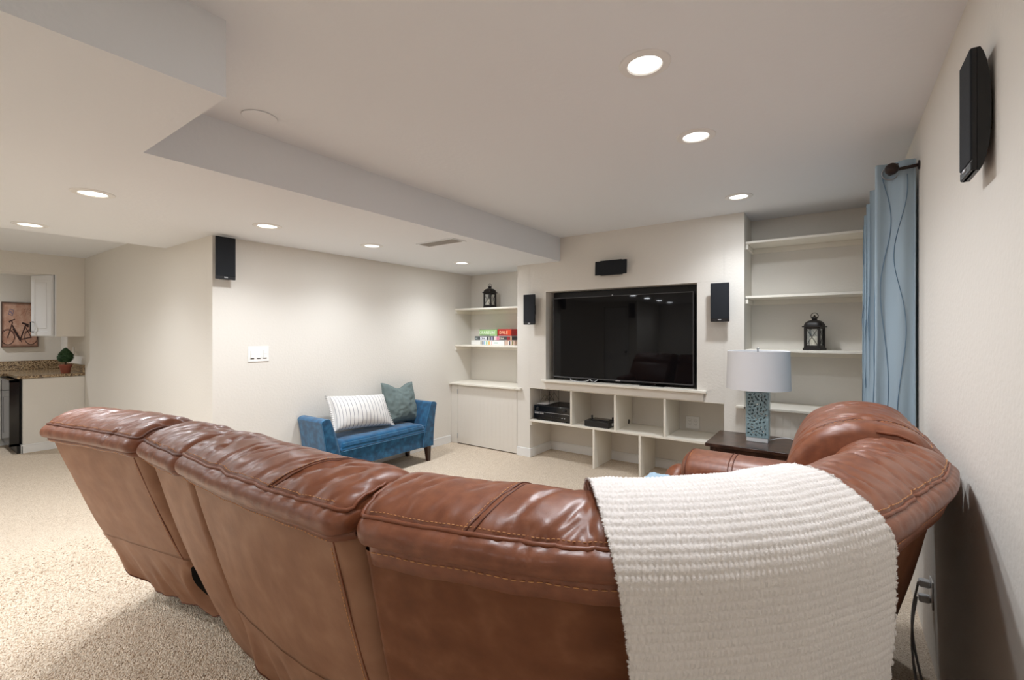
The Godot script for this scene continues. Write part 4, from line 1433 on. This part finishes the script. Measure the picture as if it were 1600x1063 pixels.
	for k in 1100:
		var hh := rng.randf()
		var r := 0.068 * pow(sin(PI * (0.1 + 0.9 * pow(hh, 0.72))), 0.75) * rng.randf_range(0.85, 1.14) + 0.004
		var a := rng.randf() * TAU
		var c0 := o + Vector3(cos(a) * r, 0.138 + 0.17 * hh, sin(a) * r)
		var nn := Vector3(cos(a), rng.randf_range(-0.2, 0.9), sin(a)).normalized()
		var s := nn.cross(Vector3(rng.randf() - 0.5, rng.randf() - 0.5, rng.randf() - 0.5)).normalized() * 0.009
		var g := s.cross(nn).normalized() * 0.011
		fl.face(c0 - s, c0 + g, c0 + s, c0 - g, nn)
	part(t, "foliage", fl, M.leaf).set_meta("kind", "stuff")


# ---------------------------------------------------------------- sofa
class Run:
	var p := PackedVector2Array()      # x, z along the back
	var l := PackedFloat32Array()
	var total := 0.0

	func _init(pts: Array) -> void:
		var m := pts.size()
		for i in m - 1:
			var p0: Vector2 = pts[i - 1] if i > 0 else pts[0] * 2.0 - pts[1]
			var p3: Vector2 = pts[i + 2] if i + 2 < m else pts[m - 1] * 2.0 - pts[m - 2]
			for k in 16:
				p.append(pts[i].cubic_interpolate(pts[i + 1], p0, p3, k / 16.0))
		p.append(pts[m - 1])
		l.append(0.0)
		for i in range(1, p.size()):
			total += p[i].distance_to(p[i - 1])
			l.append(total)

	# at a distance d along: [point, outward] ; runs on straight past its ends
	func at(d: float) -> Array:
		var i := 0
		if d >= total:
			i = p.size() - 2
		else:
			i = clampi(l.bsearch(d) - 1, 0, p.size() - 2)
		var q := (d - l[i]) / (l[i + 1] - l[i])
		var c := p[i].lerp(p[i + 1], q)
		var t0 := (p[mini(i + 1, p.size() - 1)] - p[maxi(i - 1, 0)]).normalized()
		var t1 := (p[mini(i + 2, p.size() - 1)] - p[i]).normalized()
		var t := t0.lerp(t1, clampf(q, 0, 1)).normalized()
		return [c, Vector2(-t.y, t.x)]

	func pos(d: float, s: float, y: float) -> Vector3:
		var a := at(d)
		var c: Vector2 = a[0] + a[1] * s
		return Vector3(c.x, y, c.y)


func smooth_loop(pts: Array, each: int) -> Array:
	var out := []
	var m := pts.size()
	for i in m:
		for k in each:
			out.append(pts[i].cubic_interpolate(pts[(i + 1) % m], pts[(i - 1 + m) % m], pts[(i + 2) % m], float(k) / each))
	return out


func smooth_line(pts: Array, each: int) -> Array:
	var out := []
	var m := pts.size()
	for i in m - 1:
		var a: Vector2 = pts[maxi(i - 1, 0)]
		var b: Vector2 = pts[mini(i + 2, m - 1)]
		for k in each:
			out.append(pts[i].cubic_interpolate(pts[i + 1], a, b, float(k) / each))
	out.append(pts[m - 1])
	return out


# a closed profile (s outward, y up) carried along a run, its ends rounded by w and closed
func sweep(run: Run, prof: Array, d0: float, d1: float, w: float, step: float, wrinkle := 0.0, seed_off := 0.0, puff := 0.012) -> MB:
	var c := Vector2.ZERO
	for p in prof:
		c += p
	c /= prof.size()
	var stops := []
	for k in 8:
		var th := k / 7.0 * PI / 2
		stops.append([d0 + w * (1.0 - cos(th)), w * (1.0 - sin(th))])
	var n := maxi(2, int((d1 - d0 - 2 * w) / step))
	for k in range(1, n):
		stops.append([lerpf(d0 + w, d1 - w, float(k) / n), 0.0])
	for k in 8:
		var th := (1.0 - k / 7.0) * PI / 2
		stops.append([d1 - w * (1.0 - cos(th)), w * (1.0 - sin(th))])
	var rows := []
	var m := prof.size()
	var capped := PackedVector3Array()
	for k in m + 1:
		capped.append(run.pos(d0 - puff, c.x, c.y))
	rows.append(capped)
	for q in [0.45, 0.85]:
		var row := PackedVector3Array()
		for k in m + 1:
			var p: Vector2 = prof[k % m]
			var r := (p - c).length()
			p = c + (p - c) * maxf(0.1, 1.0 - w / r) * q
			row.append(run.pos(d0 - puff * (1.0 - q * q), p.x, p.y))
		rows.append(row)
	for st in stops:
		var row := PackedVector3Array()
		var e := minf(st[0] - d0, d1 - st[0])
		for k in m + 1:
			var p: Vector2 = prof[k % m]
			var r := (p - c).length()
			var sc: float = maxf(0.1, 1.0 - st[1] / r)
			if wrinkle > 0.0:
				sc -= 0.005 * exp(-pow((k - 21.0) / 1.3, 2.0)) / r
				sc += wrinkle * wrinkles(st[0], p, c, e, seed_off) / r
			p = c + (p - c) * sc
			row.append(run.pos(st[0], p.x, p.y))
		rows.append(row)
	for q in [0.85, 0.45, 0.0]:
		var row := PackedVector3Array()
		for k in m + 1:
			var p: Vector2 = prof[k % m]
			var r := (p - c).length()
			p = c + (p - c) * maxf(0.1, 1.0 - w / r) * q
			row.append(run.pos(d1 + puff * (1.0 - q * q), p.x, p.y))
		rows.append(row)
	return MB.new().grid(rows, false, true)


# pulled-leather folds on the top of a headrest, in units of the wrinkle height
func wrinkles(d: float, p: Vector2, c: Vector2, e: float, so: float) -> float:
	var top := smoothstep(0.0, 0.06, p.y - c.y + 0.03)
	var s := p.x
	var v := 0.0
	var f := nz.get_noise_2d(d * 680.0 + s * 380.0 + so * 311.0, s * 150.0 - d * 150.0)
	v += 0.35 - 1.7 * pow(maxf(0.0, 1.0 - absf(f) * 3.2), 1.6)
	var g := nz.get_noise_2d(d * 380.0 - s * 260.0 + so * 97.0, s * 220.0 + 400.0)
	v += g * 1.3
	var near := exp(-pow((p.y - 1.01) / 0.03, 2.0)) * smoothstep(-0.1, -0.02, s)
	v += near * 0.45 * nz.get_noise_2d(d * 2600.0 + so * 50.0, p.y * 700.0)
	v -= 0.9 * exp(-e / 0.05) * top * 0.4
	return v * top * (0.55 + 0.9 * clampf(nz.get_noise_2d(d * 260.0 + so * 71.0, s * 300.0 + 900.0) + 0.4, 0.0, 1.0))


func dashes(at: Callable, d0: float, d1: float, dash: float, gap: float, r: float) -> MB:
	var b := MB.new()
	var d := d0
	while d + dash < d1:
		var a: Vector3 = at.call(d)
		var m: Vector3 = at.call(d + dash * 0.5)
		var c: Vector3 = at.call(d + dash)
		b.tube([a, m, c], [r * 0.7, r, r * 0.7], 5)
		d += dash + gap
	return b


func sofa() -> void:
	var t := thing("sectional_sofa", Vector3(-1.2, 0, -1.4), "large brown leather reclining corner sofa seen from behind", "sofa")
	# module: run, lean of the back, lift of the headrest, has a loose flap, headrest profile
	var top := [Vector2(0.006, 0.938), Vector2(0.030, 0.949), Vector2(0.033, 0.976), Vector2(0.012, 0.999), Vector2(-0.03, 1.03), Vector2(-0.1, 1.05), Vector2(-0.17, 1.05), Vector2(-0.24, 1.015), Vector2(-0.29, 0.95), Vector2(-0.28, 0.88), Vector2(-0.14, 0.90)]
	var far := [Vector2(0.0, 0.938), Vector2(0.014, 0.952), Vector2(0.014, 0.978), Vector2(-0.01, 1.0), Vector2(-0.06, 1.05), Vector2(-0.14, 1.078), Vector2(-0.24, 1.078), Vector2(-0.35, 1.03), Vector2(-0.43, 0.93), Vector2(-0.46, 0.82), Vector2(-0.44, 0.72), Vector2(-0.25, 0.72)]
	var mods := [
		[[Vector2(-2.94, -0.46), Vector2(-2.56, -0.545), Vector2(-2.215, -0.605)], 0.40, -0.004, true, top],
		[[Vector2(-2.2, -0.618), Vector2(-2.0, -0.612), Vector2(-1.8, -0.612)], 0.33, -0.008, false, top],
		[[Vector2(-1.785, -0.605), Vector2(-1.34, -0.598), Vector2(-0.895, -0.622)], 0.31, 0.004, true, top],
		[[Vector2(-0.878, -0.635), Vector2(-0.656, -0.69), Vector2(-0.351, -0.806), Vector2(-0.1, -1.02), Vector2(0.07, -1.28), Vector2(0.165, -1.53), Vector2(0.245, -1.77), Vector2(0.285, -2.0)], 0.28, 0.0, false, top],
		[[Vector2(0.287, -2.02), Vector2(0.285, -2.38), Vector2(0.28, -2.74)], 0.27, 0.004, false, far]]
	for i in mods.size():
		var md: Array = mods[i]
		var run := Run.new(md[0])
		var L := run.total
		var up: float = md[2]
		var prof := []
		for p in md[4]:
			prof.append(p + Vector2(0, up))
		var fine := smooth_loop(prof, 7)
		# headrest with its two cords of piping and stitched rows
		var hr := part(t, "headrest", sweep(run, fine, 0.004, L - 0.004, 0.045, 0.009, 0.005, i * 3.7 + 1.0), M.leather)
		var cen := Vector2.ZERO
		for p in fine:
			cen += p
		cen /= fine.size()
		var skin := func(d: float, idx: float, lift: float) -> Vector3:
			var k := int(idx)
			var p: Vector2 = fine[k % fine.size()].lerp(fine[(k + 1) % fine.size()], idx - k)
			var r := (p - cen).length()
			var e := minf(d, L - d)
			var sh := 0.0
			if e < 0.045:
				var q := 1.0 - e / 0.045
				sh = 0.045 * (1.0 - sqrt(maxf(0.0, 1.0 - q * q)))
			p = cen + (p - cen) * (1.0 + (lift - sh + 0.005 * wrinkles(d, p, cen, e, i * 3.7 + 1.0) - 0.005 * exp(-pow((fmod(idx, fine.size()) - 21.0) / 1.3, 2.0))) / r)
			return run.pos(d, p.x, p.y)
		var pipe := []
		# around: up the left end, along the back, down the right end
		for k in 10:
			pipe.append(skin.call(0.006, 21.0 + 16.0 * (1.0 - k / 10.0), 0.0))
		var n := int(L / 0.015)
		for k in n + 1:
			var d := lerpf(0.012, L - 0.012, float(k) / n)
			pipe.append(skin.call(d, 21.0 + (0.9 if i < 3 else 0.5) * nz.get_noise_2d(d * 500.0, i * 90.0), 0.001))
		for k in range(1, 11):
			pipe.append(skin.call(L - 0.006, 21.0 + 16.0 * k / 10.0, 0.0))
		part(hr, "piping", MB.new().tube(pipe, 0.0048, 8), M.piping_dark if i < 2 else M.piping)
		part(hr, "stitching", dashes(func(d): return skin.call(d, 23.2 + (0.9 if i < 3 else 0.5) * nz.get_noise_2d(d * 500.0, i * 90.0), 0.0008), 0.04, L - 0.04, 0.006, 0.004, 0.0011), M.stitch).set_meta("kind", "stuff")
		# cross seams over the top
		var cross: Array = [[], [], [[0.66, 0.14]], [[0.14, 0.1]], [[0.22, -0.06]]][i]
		for cr in cross:
			for off in [0.0, 0.016]:
				var ln := []
				for k in 30:
					var q := k / 29.0
					ln.append(skin.call(cr[0] * L + off + cr[1] * q, 22.0 + 28.0 * q, 0.0006))
				part(hr, "seam", MB.new().tube(ln, 0.002, 6), M.piping_dark)
			part(hr, "stitching", dashes(func(q): return skin.call(cr[0] * L - 0.007 + cr[1] * q, 22.0 + 28.0 * q, 0.0008), 0.0, 1.0, 0.02, 0.014, 0.001), M.stitch).set_meta("kind", "stuff")
		# trim band under the headrest
		var bh: float = 0.045 if i >= 3 else 0.018
		var rows := []
		for k in n + 1:
			var d := lerpf(0.012, L - 0.012, float(k) / n)
			var e := minf(d, L - d)
			var cv := 0.07 * pow(maxf(0.0, 1.0 - e / 0.06), 2.0)
			var wob := 0.004 * nz.get_noise_2d(d * 500.0, i * 40.0 + 7.0)
			var row := PackedVector3Array()
			for q in [[-0.03, 0.006], [0.008, 0.006], [0.014, 0.0], [0.013, -bh * 0.5], [0.006, -bh], [-0.006, -bh - 0.003], [-0.05, -bh - 0.002]]:
				row.append(run.pos(d, q[0] - cv, 0.938 + up + q[1] + wob))
			rows.append(row)
		var band := part(t, "trim_band", MB.new().grid(rows), M.leather)
		var lip := []
		for k in n + 1:
			var d := lerpf(0.01, L - 0.01, float(k) / n)
			lip.append(run.pos(d, 0.014 - 0.07 * pow(maxf(0.0, 1.0 - minf(d, L - d) / 0.06), 2.0), 0.938 + up + 0.004 + 0.004 * nz.get_noise_2d(d * 500.0, i * 40.0 + 7.0)))
		part(band, "piping", MB.new().tube(lip, 0.004, 8), M.piping_dark if i < 3 else M.piping)
		part(band, "stitching", dashes(func(d): return run.pos(d, 0.0148, 0.938 + up - 0.011 + 0.004 * nz.get_noise_2d(d * 500.0, i * 40.0 + 7.0)), 0.05, L - 0.05, 0.011 if i >= 3 else 0.007, 0.006, 0.0013), M.stitch).set_meta("kind", "stuff")
		# back panel
		var y1 := 0.938 + up - bh * 0.6
		var flap: bool = md[3]
		var y0 := 0.41 if flap else 0.05
		var lean: float = md[1]
		var srf := func(d: float, y: float) -> float:
			var b := (y1 - y) / y1
			return lerpf(-0.014, -lean, b) + 0.032 * sin(PI * clampf(b, 0, 1)) * (0.6 + 0.4 * sin(PI * clampf(d / L, 0, 1)))
		rows = []
		var w := 0.02 if i == 3 else 0.03
		var g := 0.001 if i == 3 else 0.012
		var wr := 0.07 if flap else w
		var ds := []
		for k in 8:
			var th := k / 7.0 * PI / 2
			ds.append([g + w * (1.0 - cos(th)), w * (1.0 - sin(th))])
		var np := int(L / 0.03)
		for k in range(1, np):
			ds.append([lerpf(g + w, L - g - wr, float(k) / np), 0.0])
		for k in 8:
			var th := (1.0 - k / 7.0) * PI / 2
			ds.append([L - g - wr * (1.0 - cos(th)), wr * (1.0 - sin(th))])
		ds.push_front([g, 0.09])
		ds.push_front([g + 0.004, 0.3])
		ds.append([L - g, 0.13])
		ds.append([L - g - 0.004, 0.3])
		for q in ds:
			var row := PackedVector3Array()
			for j in 25:
				var y := lerpf(y0, y1, j / 24.0)
				row.append(run.pos(q[0], srf.call(q[0], y) - q[1] + 0.0025 * nz.get_noise_2d(q[0] * 500.0 + i * 77.0, y * 350.0), y))
			row.insert(0, run.pos(q[0], srf.call(q[0], y0) - q[1] - 0.05, y0))
			rows.append(row)
		var pn := part(t, "back_panel", MB.new().grid(rows), M.leather_back if i < 3 else M.leather_back_shaded, "" if i < 3 else "brown leather back of the corner, coloured darker for its shade")
		if i < 3:
			for e in ([[L - g - wr - 0.008, 1]] if i != 1 else []):
				var off: float = 0.0008 if e[1] else -w * 0.55
				part(pn, "stitching", dashes(func(y): return run.pos(e[0], srf.call(e[0], y) + off, y), y0 + 0.02, y1 - 0.04, 0.007, 0.004, 0.0014), M.stitch).set_meta("kind", "stuff")
			var sl := []
			for k in 30:
				var y := lerpf(y0, y1 - 0.02, k / 29.0)
				sl.append(run.pos(L - g - wr + 0.004, srf.call(L - g - wr + 0.004, y) + 0.0004, y))
			if i != 1:
				part(pn, "seam", MB.new().tube(sl, 0.0022, 6), M.piping)
			var sl2 := []
			for k in 30:
				var y := lerpf(y0, y1 - 0.02, k / 29.0)
				sl2.append(run.pos(g + 0.002, srf.call(g, y) - 0.03, y))
			part(pn, "seam", MB.new().tube(sl2, 0.003, 6), M.piping_dark)
		if flap:
			rows = []
			for k in 61:
				var q := k / 60.0
				var dq := lerpf(g + 0.004, L - g - 0.004, q)
				var e := minf(dq - g, L - g - dq)
				var yb := 0.085 + 0.17 * pow(maxf(0.0, 1.0 - (dq - g) / 0.3), 2.2) + 0.03 * pow(maxf(0.0, 1.0 - (L - g - dq) / 0.1), 2.0)
				var row := PackedVector3Array()
				for j in 15:
					var b := j / 14.0
					var d := dq - (0.12 if i == 0 else 0.03) * pow(maxf(0.0, sin(PI * pow(b, 1.15))), 0.8) * q * q * q
					var y := lerpf(0.412, yb, b)
					var wave := 0.016 * b * nz.get_noise_2d(d * 700.0 + i * 60.0, y * 120.0) + 0.022 * b * exp(-pow((e - 0.07) / 0.035, 2.0)) - 0.03 * b * exp(-e / 0.02)
					row.append(run.pos(d, srf.call(d, y) + 0.0006 + 0.0025 * nz.get_noise_2d(d * 500.0 + i * 77.0, y * 350.0) + wave - 0.07 * smoothstep(L - g - 0.07, L - g, d) * smoothstep(L - g - 0.07, L - g, d), y))
				rows.append(row)
			var fl := part(t, "skirt_flap", MB.new().grid(rows), M.leather_back)
			var hem := []
			for r in rows:
				hem.append(r[14])
			part(fl, "hem", MB.new().tube(hem, 0.003, 6), M.piping_dark)
		# black carcass seen in the gaps
		var s1 := -0.62 if i == 3 else -0.88
		var car := smooth_loop([Vector2(-0.42, 0.05), Vector2(-0.40, 0.3), Vector2(-0.2, 0.85), Vector2(-0.26, 0.86), Vector2(-0.43, 0.32), Vector2(s1, 0.25), Vector2(s1, 0.05)], 1)
		part(t, "carcass", sweep(run, car, 0.02, L - 0.02, 0.01, 0.08, 0.0, 0.0, 0.0), M.black_cloth)
		# padded back and seat on the far side
		var bk := smooth_loop([Vector2(-0.26, 0.48), Vector2(-0.22, 0.7), Vector2(-0.2, 0.86), Vector2(-0.3, 0.9), Vector2(-0.42, 0.76), Vector2(-0.5, 0.58), Vector2(-0.44, 0.46)], 4)
		if i < 5:
			part(t, "back_cushion", sweep(run, bk, 0.01, L - 0.01, 0.04, 0.04), M.leather)
		var sd: float = [-1.02, -1.0, -1.02, -0.72, -1.22][i]
		var st := smooth_loop([Vector2(-0.34, 0.3), Vector2(-0.33, 0.44), Vector2(-0.4, 0.49), Vector2(sd * 0.6, 0.5), Vector2(sd + 0.06, 0.49), Vector2(sd, 0.43), Vector2(sd, 0.33), Vector2(sd + 0.05, 0.28), Vector2(-0.5, 0.28)], 4)
		part(t, "console" if i == 1 else "seat_cushion", sweep(run, st, 0.008, L - 0.008, 0.04, 0.04), M.leather)
		if i != 3:
			var ft := [Vector2(sd + 0.09, 0.05), Vector2(sd + 0.09, 0.29), Vector2(sd + 0.03, 0.29), Vector2(sd + 0.03, 0.05)]
			part(t, "footrest", sweep(run, smooth_loop(ft, 3), 0.012, L - 0.012, 0.01, 0.08, 0.0, 0.0, 0.0), M.leather)
		for d in [0.1, L - 0.1]:
			for s in ([-0.56, s1 + 0.1]):
				var c := run.pos(d, s, 0.0)
				part(t, "foot", MB.new().lathe([Vector2(0, 0), Vector2(0.022, 0), Vector2(0.026, 0.055), Vector2(0, 0.055)], c, 14), M.black_box)
	# arms
	for q in [[Vector2(-0.10, -2.92), Vector2(-0.4, -2.92), Vector2(-0.75, -2.92), 0.0], [Vector2(-2.93, -0.98), Vector2(-2.93, -1.2), Vector2(-2.93, -1.55), 1.0]]:
		var run := Run.new([q[0], q[1], q[2]])
		var L := run.total
		var hw := 0.165 if q[3] == 0.0 else 0.09
		var pad := smooth_loop([Vector2(-hw, 0.55), Vector2(-hw * 0.97, 0.63), Vector2(-hw * 0.6, 0.675), Vector2(0, 0.69), Vector2(hw * 0.6, 0.675), Vector2(hw * 0.97, 0.63), Vector2(hw, 0.55), Vector2(hw * 0.5, 0.5), Vector2(-hw * 0.5, 0.5)], 4)
		var arm := part(t, "armrest", sweep(run, pad, 0.0, L, 0.05, 0.02, 0.0, 0.0, 0.02), M.leather)
		var body := smooth_loop([Vector2(-hw * 0.85, 0.06), Vector2(-hw * 0.85, 0.3), Vector2(-hw * 0.85, 0.52), Vector2(hw * 0.85, 0.52), Vector2(hw * 0.85, 0.3), Vector2(hw * 0.85, 0.06)], 3)
		part(t, "arm_panel", sweep(run, body, 0.02, L - 0.03, 0.02, 0.04, 0.0, 0.0, 0.0), M.leather_back)
		if q[3] == 0.0:
			for off in [0.0, 0.022]:
				var ln := []
				for k in 20:
					var p: Vector2 = pad[int(lerpf(2, 26, k / 19.0))]
					ln.append(run.pos(L * 0.57 + off, p.x * 1.005, p.y + 0.001))
				part(arm, "seam", MB.new().tube(ln, 0.0035, 6), M.piping_dark)
			var rim := []
			for k in pad.size():
				var p: Vector2 = pad[k]
				rim.append(run.pos(L - 0.03, p.x * 0.98, 0.58 + (p.y - 0.58) * 0.97))
			part(arm, "piping", MB.new().tube(rim, 0.004, 6, true), M.piping_dark)
			part(arm, "stitching", dashes(func(k): var p: Vector2 = pad[int(k) % pad.size()]; return run.pos(L - 0.042, p.x * 1.0, 0.58 + (p.y - 0.58) * 1.0), 0.0, 28.0, 0.6, 0.5, 0.0012), M.stitch).set_meta("kind", "stuff")
			part(t, "arm_front", MB.new().ball(Vector3(-0.80, 0.50, -2.91), Vector3(0.075, 0.085, 0.15), 28, 20), M.leather)


func throw_blanket() -> void:
	var run := Run.new([Vector2(-0.878, -0.635), Vector2(-0.656, -0.69), Vector2(-0.351, -0.806), Vector2(-0.1, -1.02), Vector2(0.07, -1.28), Vector2(0.165, -1.53), Vector2(0.245, -1.77), Vector2(0.285, -2.0)])
	var line := smooth_line([Vector2(-0.315, 0.82), Vector2(-0.312, 0.9), Vector2(-0.3, 0.97), Vector2(-0.25, 1.035), Vector2(-0.175, 1.073), Vector2(-0.1, 1.075), Vector2(-0.035, 1.05), Vector2(0.018, 1.01), Vector2(0.042, 0.965), Vector2(0.044, 0.92), Vector2(0.04, 0.8), Vector2(0.03, 0.65), Vector2(0.016, 0.42)], 10)
	var len := [0.0]
	for k in range(1, line.size()):
		len.append(len[k - 1] + line[k].distance_to(line[k - 1]))
	var total: float = len[len.size() - 1]
	var across := 250
	var down := 400
	var d0 := run.total * TL
	var d1 := run.total * TR
	var wide := d1 - d0
	var rows := []
	for i in across + 1:
		var q := float(i) / across
		var row := PackedVector3Array()
		var seg := 0
		for j in down + 1:
			var tt := total * j / down
			while seg < len.size() - 2 and len[seg + 1] < tt:
				seg += 1
			var f: float = (tt - len[seg]) / (len[seg + 1] - len[seg])
			var p: Vector2 = line[seg].lerp(line[seg + 1], f)
			var dir: Vector2 = (line[seg + 1] - line[seg]).normalized()
			var nn := Vector2(-dir.y, dir.x)
			if nn.dot(p - Vector2(-0.15, 0.85)) < 0:
				nn = -nn
			# waffle: rows of plump cells, each row shifted by half a cell
			var vv := tt / 0.017
			var rowk := floorf(vv)
			var uu := q * wide / 0.0105 + 0.5 * fmod(rowk, 2.0) + 0.35 * nz.get_noise_2d(i * 3.0, j * 3.0)
			var cell := 0.55 * pow(absf(sin(PI * (vv - rowk))), 0.4) * (0.3 + 1.1 * pow(absf(sin(PI * (uu + 0.3 * (vv - rowk)))), 1.1))
			var hgt := 0.0062 * cell + 0.0012 * nz.get_noise_2d(i * 42.0, j * 42.0)
			# soft folds lower down
			var low := smoothstep(0.45, 1.0, tt / total)
			hgt += 0.012 * low * sin(q * 15.0 + 0.8) * (0.5 + 0.5 * nz.get_noise_2d(q * 130.0, 5.0)) + 0.004 * nz.get_noise_2d(q * 260.0, tt * 260.0)
			p += nn * hgt
			var jit := 0.0035 * nz.get_noise_2d(j * 60.0, 9.0 + 70.0 * float(q > 0.5)) if i == 0 or i == across else 0.0
			var sl := lerpf(lerpf(-0.05, 0.035, smoothstep(0.1, 0.75, tt / total)), lerpf(0.0, 0.012, tt / total), q)
			row.append(run.pos(d0 + wide * q + jit + sl, p.x, p.y))
		rows.append(row)
	var t := thing("throw_blanket", run.pos((d0 + d1) * 0.5, 0.0, 0.42), "cream waffle fleece throw draped over the corner of the sofa back", "blanket")
	part(t, "cloth", MB.new().grid(rows, false, false, run.pos((d0 + d1) * 0.5, -0.2, 0.8)), M.throw)
	# fuzzy nap along the cut edges
	rng.seed = 91
	var fz := MB.new()
	for e in [0, across]:
		var s := -1.0 if e == 0 else 1.0
		for k in 2600:
			var j := rng.randi_range(60, down - 1)
			var a: Vector3 = rows[e][j].lerp(rows[e][j + 1], rng.randf())
			var inn: Vector3 = rows[8 if e == 0 else across - 8][j]
			var o := (a - inn).normalized()
			var al := (rows[e][mini(j + 1, down)] - rows[e][maxi(j - 1, 0)] as Vector3).normalized()
			var nn := o.cross(al) * s
			var tip := a + (o * rng.randf_range(0.3, 1.0) + al * rng.randf_range(-0.5, 0.6) + nn * rng.randf_range(-0.6, 0.6)).normalized() * rng.randf_range(0.002, 0.0042)
			var wv := al * 0.0011
			var i0 := fz.add(a - wv - o * 0.002, nn)
			fz.tri(i0, fz.add(a + wv - o * 0.002, nn), fz.add(tip, nn))
	part(t, "fringe", fz, M.throw).set_meta("kind", "stuff")
	# pale blue fleece on the far seat
	var bl := thing("blue_blanket", Vector3(-0.84, 0.5, -2.55), "pale blue folded fleece on the far seat, mostly behind the cream throw", "blanket")
	var rr := []
	for i in 25:
		var u := i / 24.0 * 2.0 - 1.0
		var row := PackedVector3Array()
		for j in 25:
			var v := j / 24.0 * 2.0 - 1.0
			var e := pow(maxf(0.0, (1.0 - pow(absf(u), 6.0)) * (1.0 - pow(absf(v), 6.0))), 0.4)
			row.append(Vector3(-0.80 + 0.12 * u, 0.5 + e * (0.085 + 0.012 * nz.get_noise_2d(u * 120.0, v * 120.0)), -2.58 + 0.14 * v))
		rr.append(row)
	part(bl, "cloth", MB.new().grid(rr, false, false, Vector3(-0.80, 0.3, -2.58)), M.blue_fleece)


const TL := 0.285
const TR := 0.602
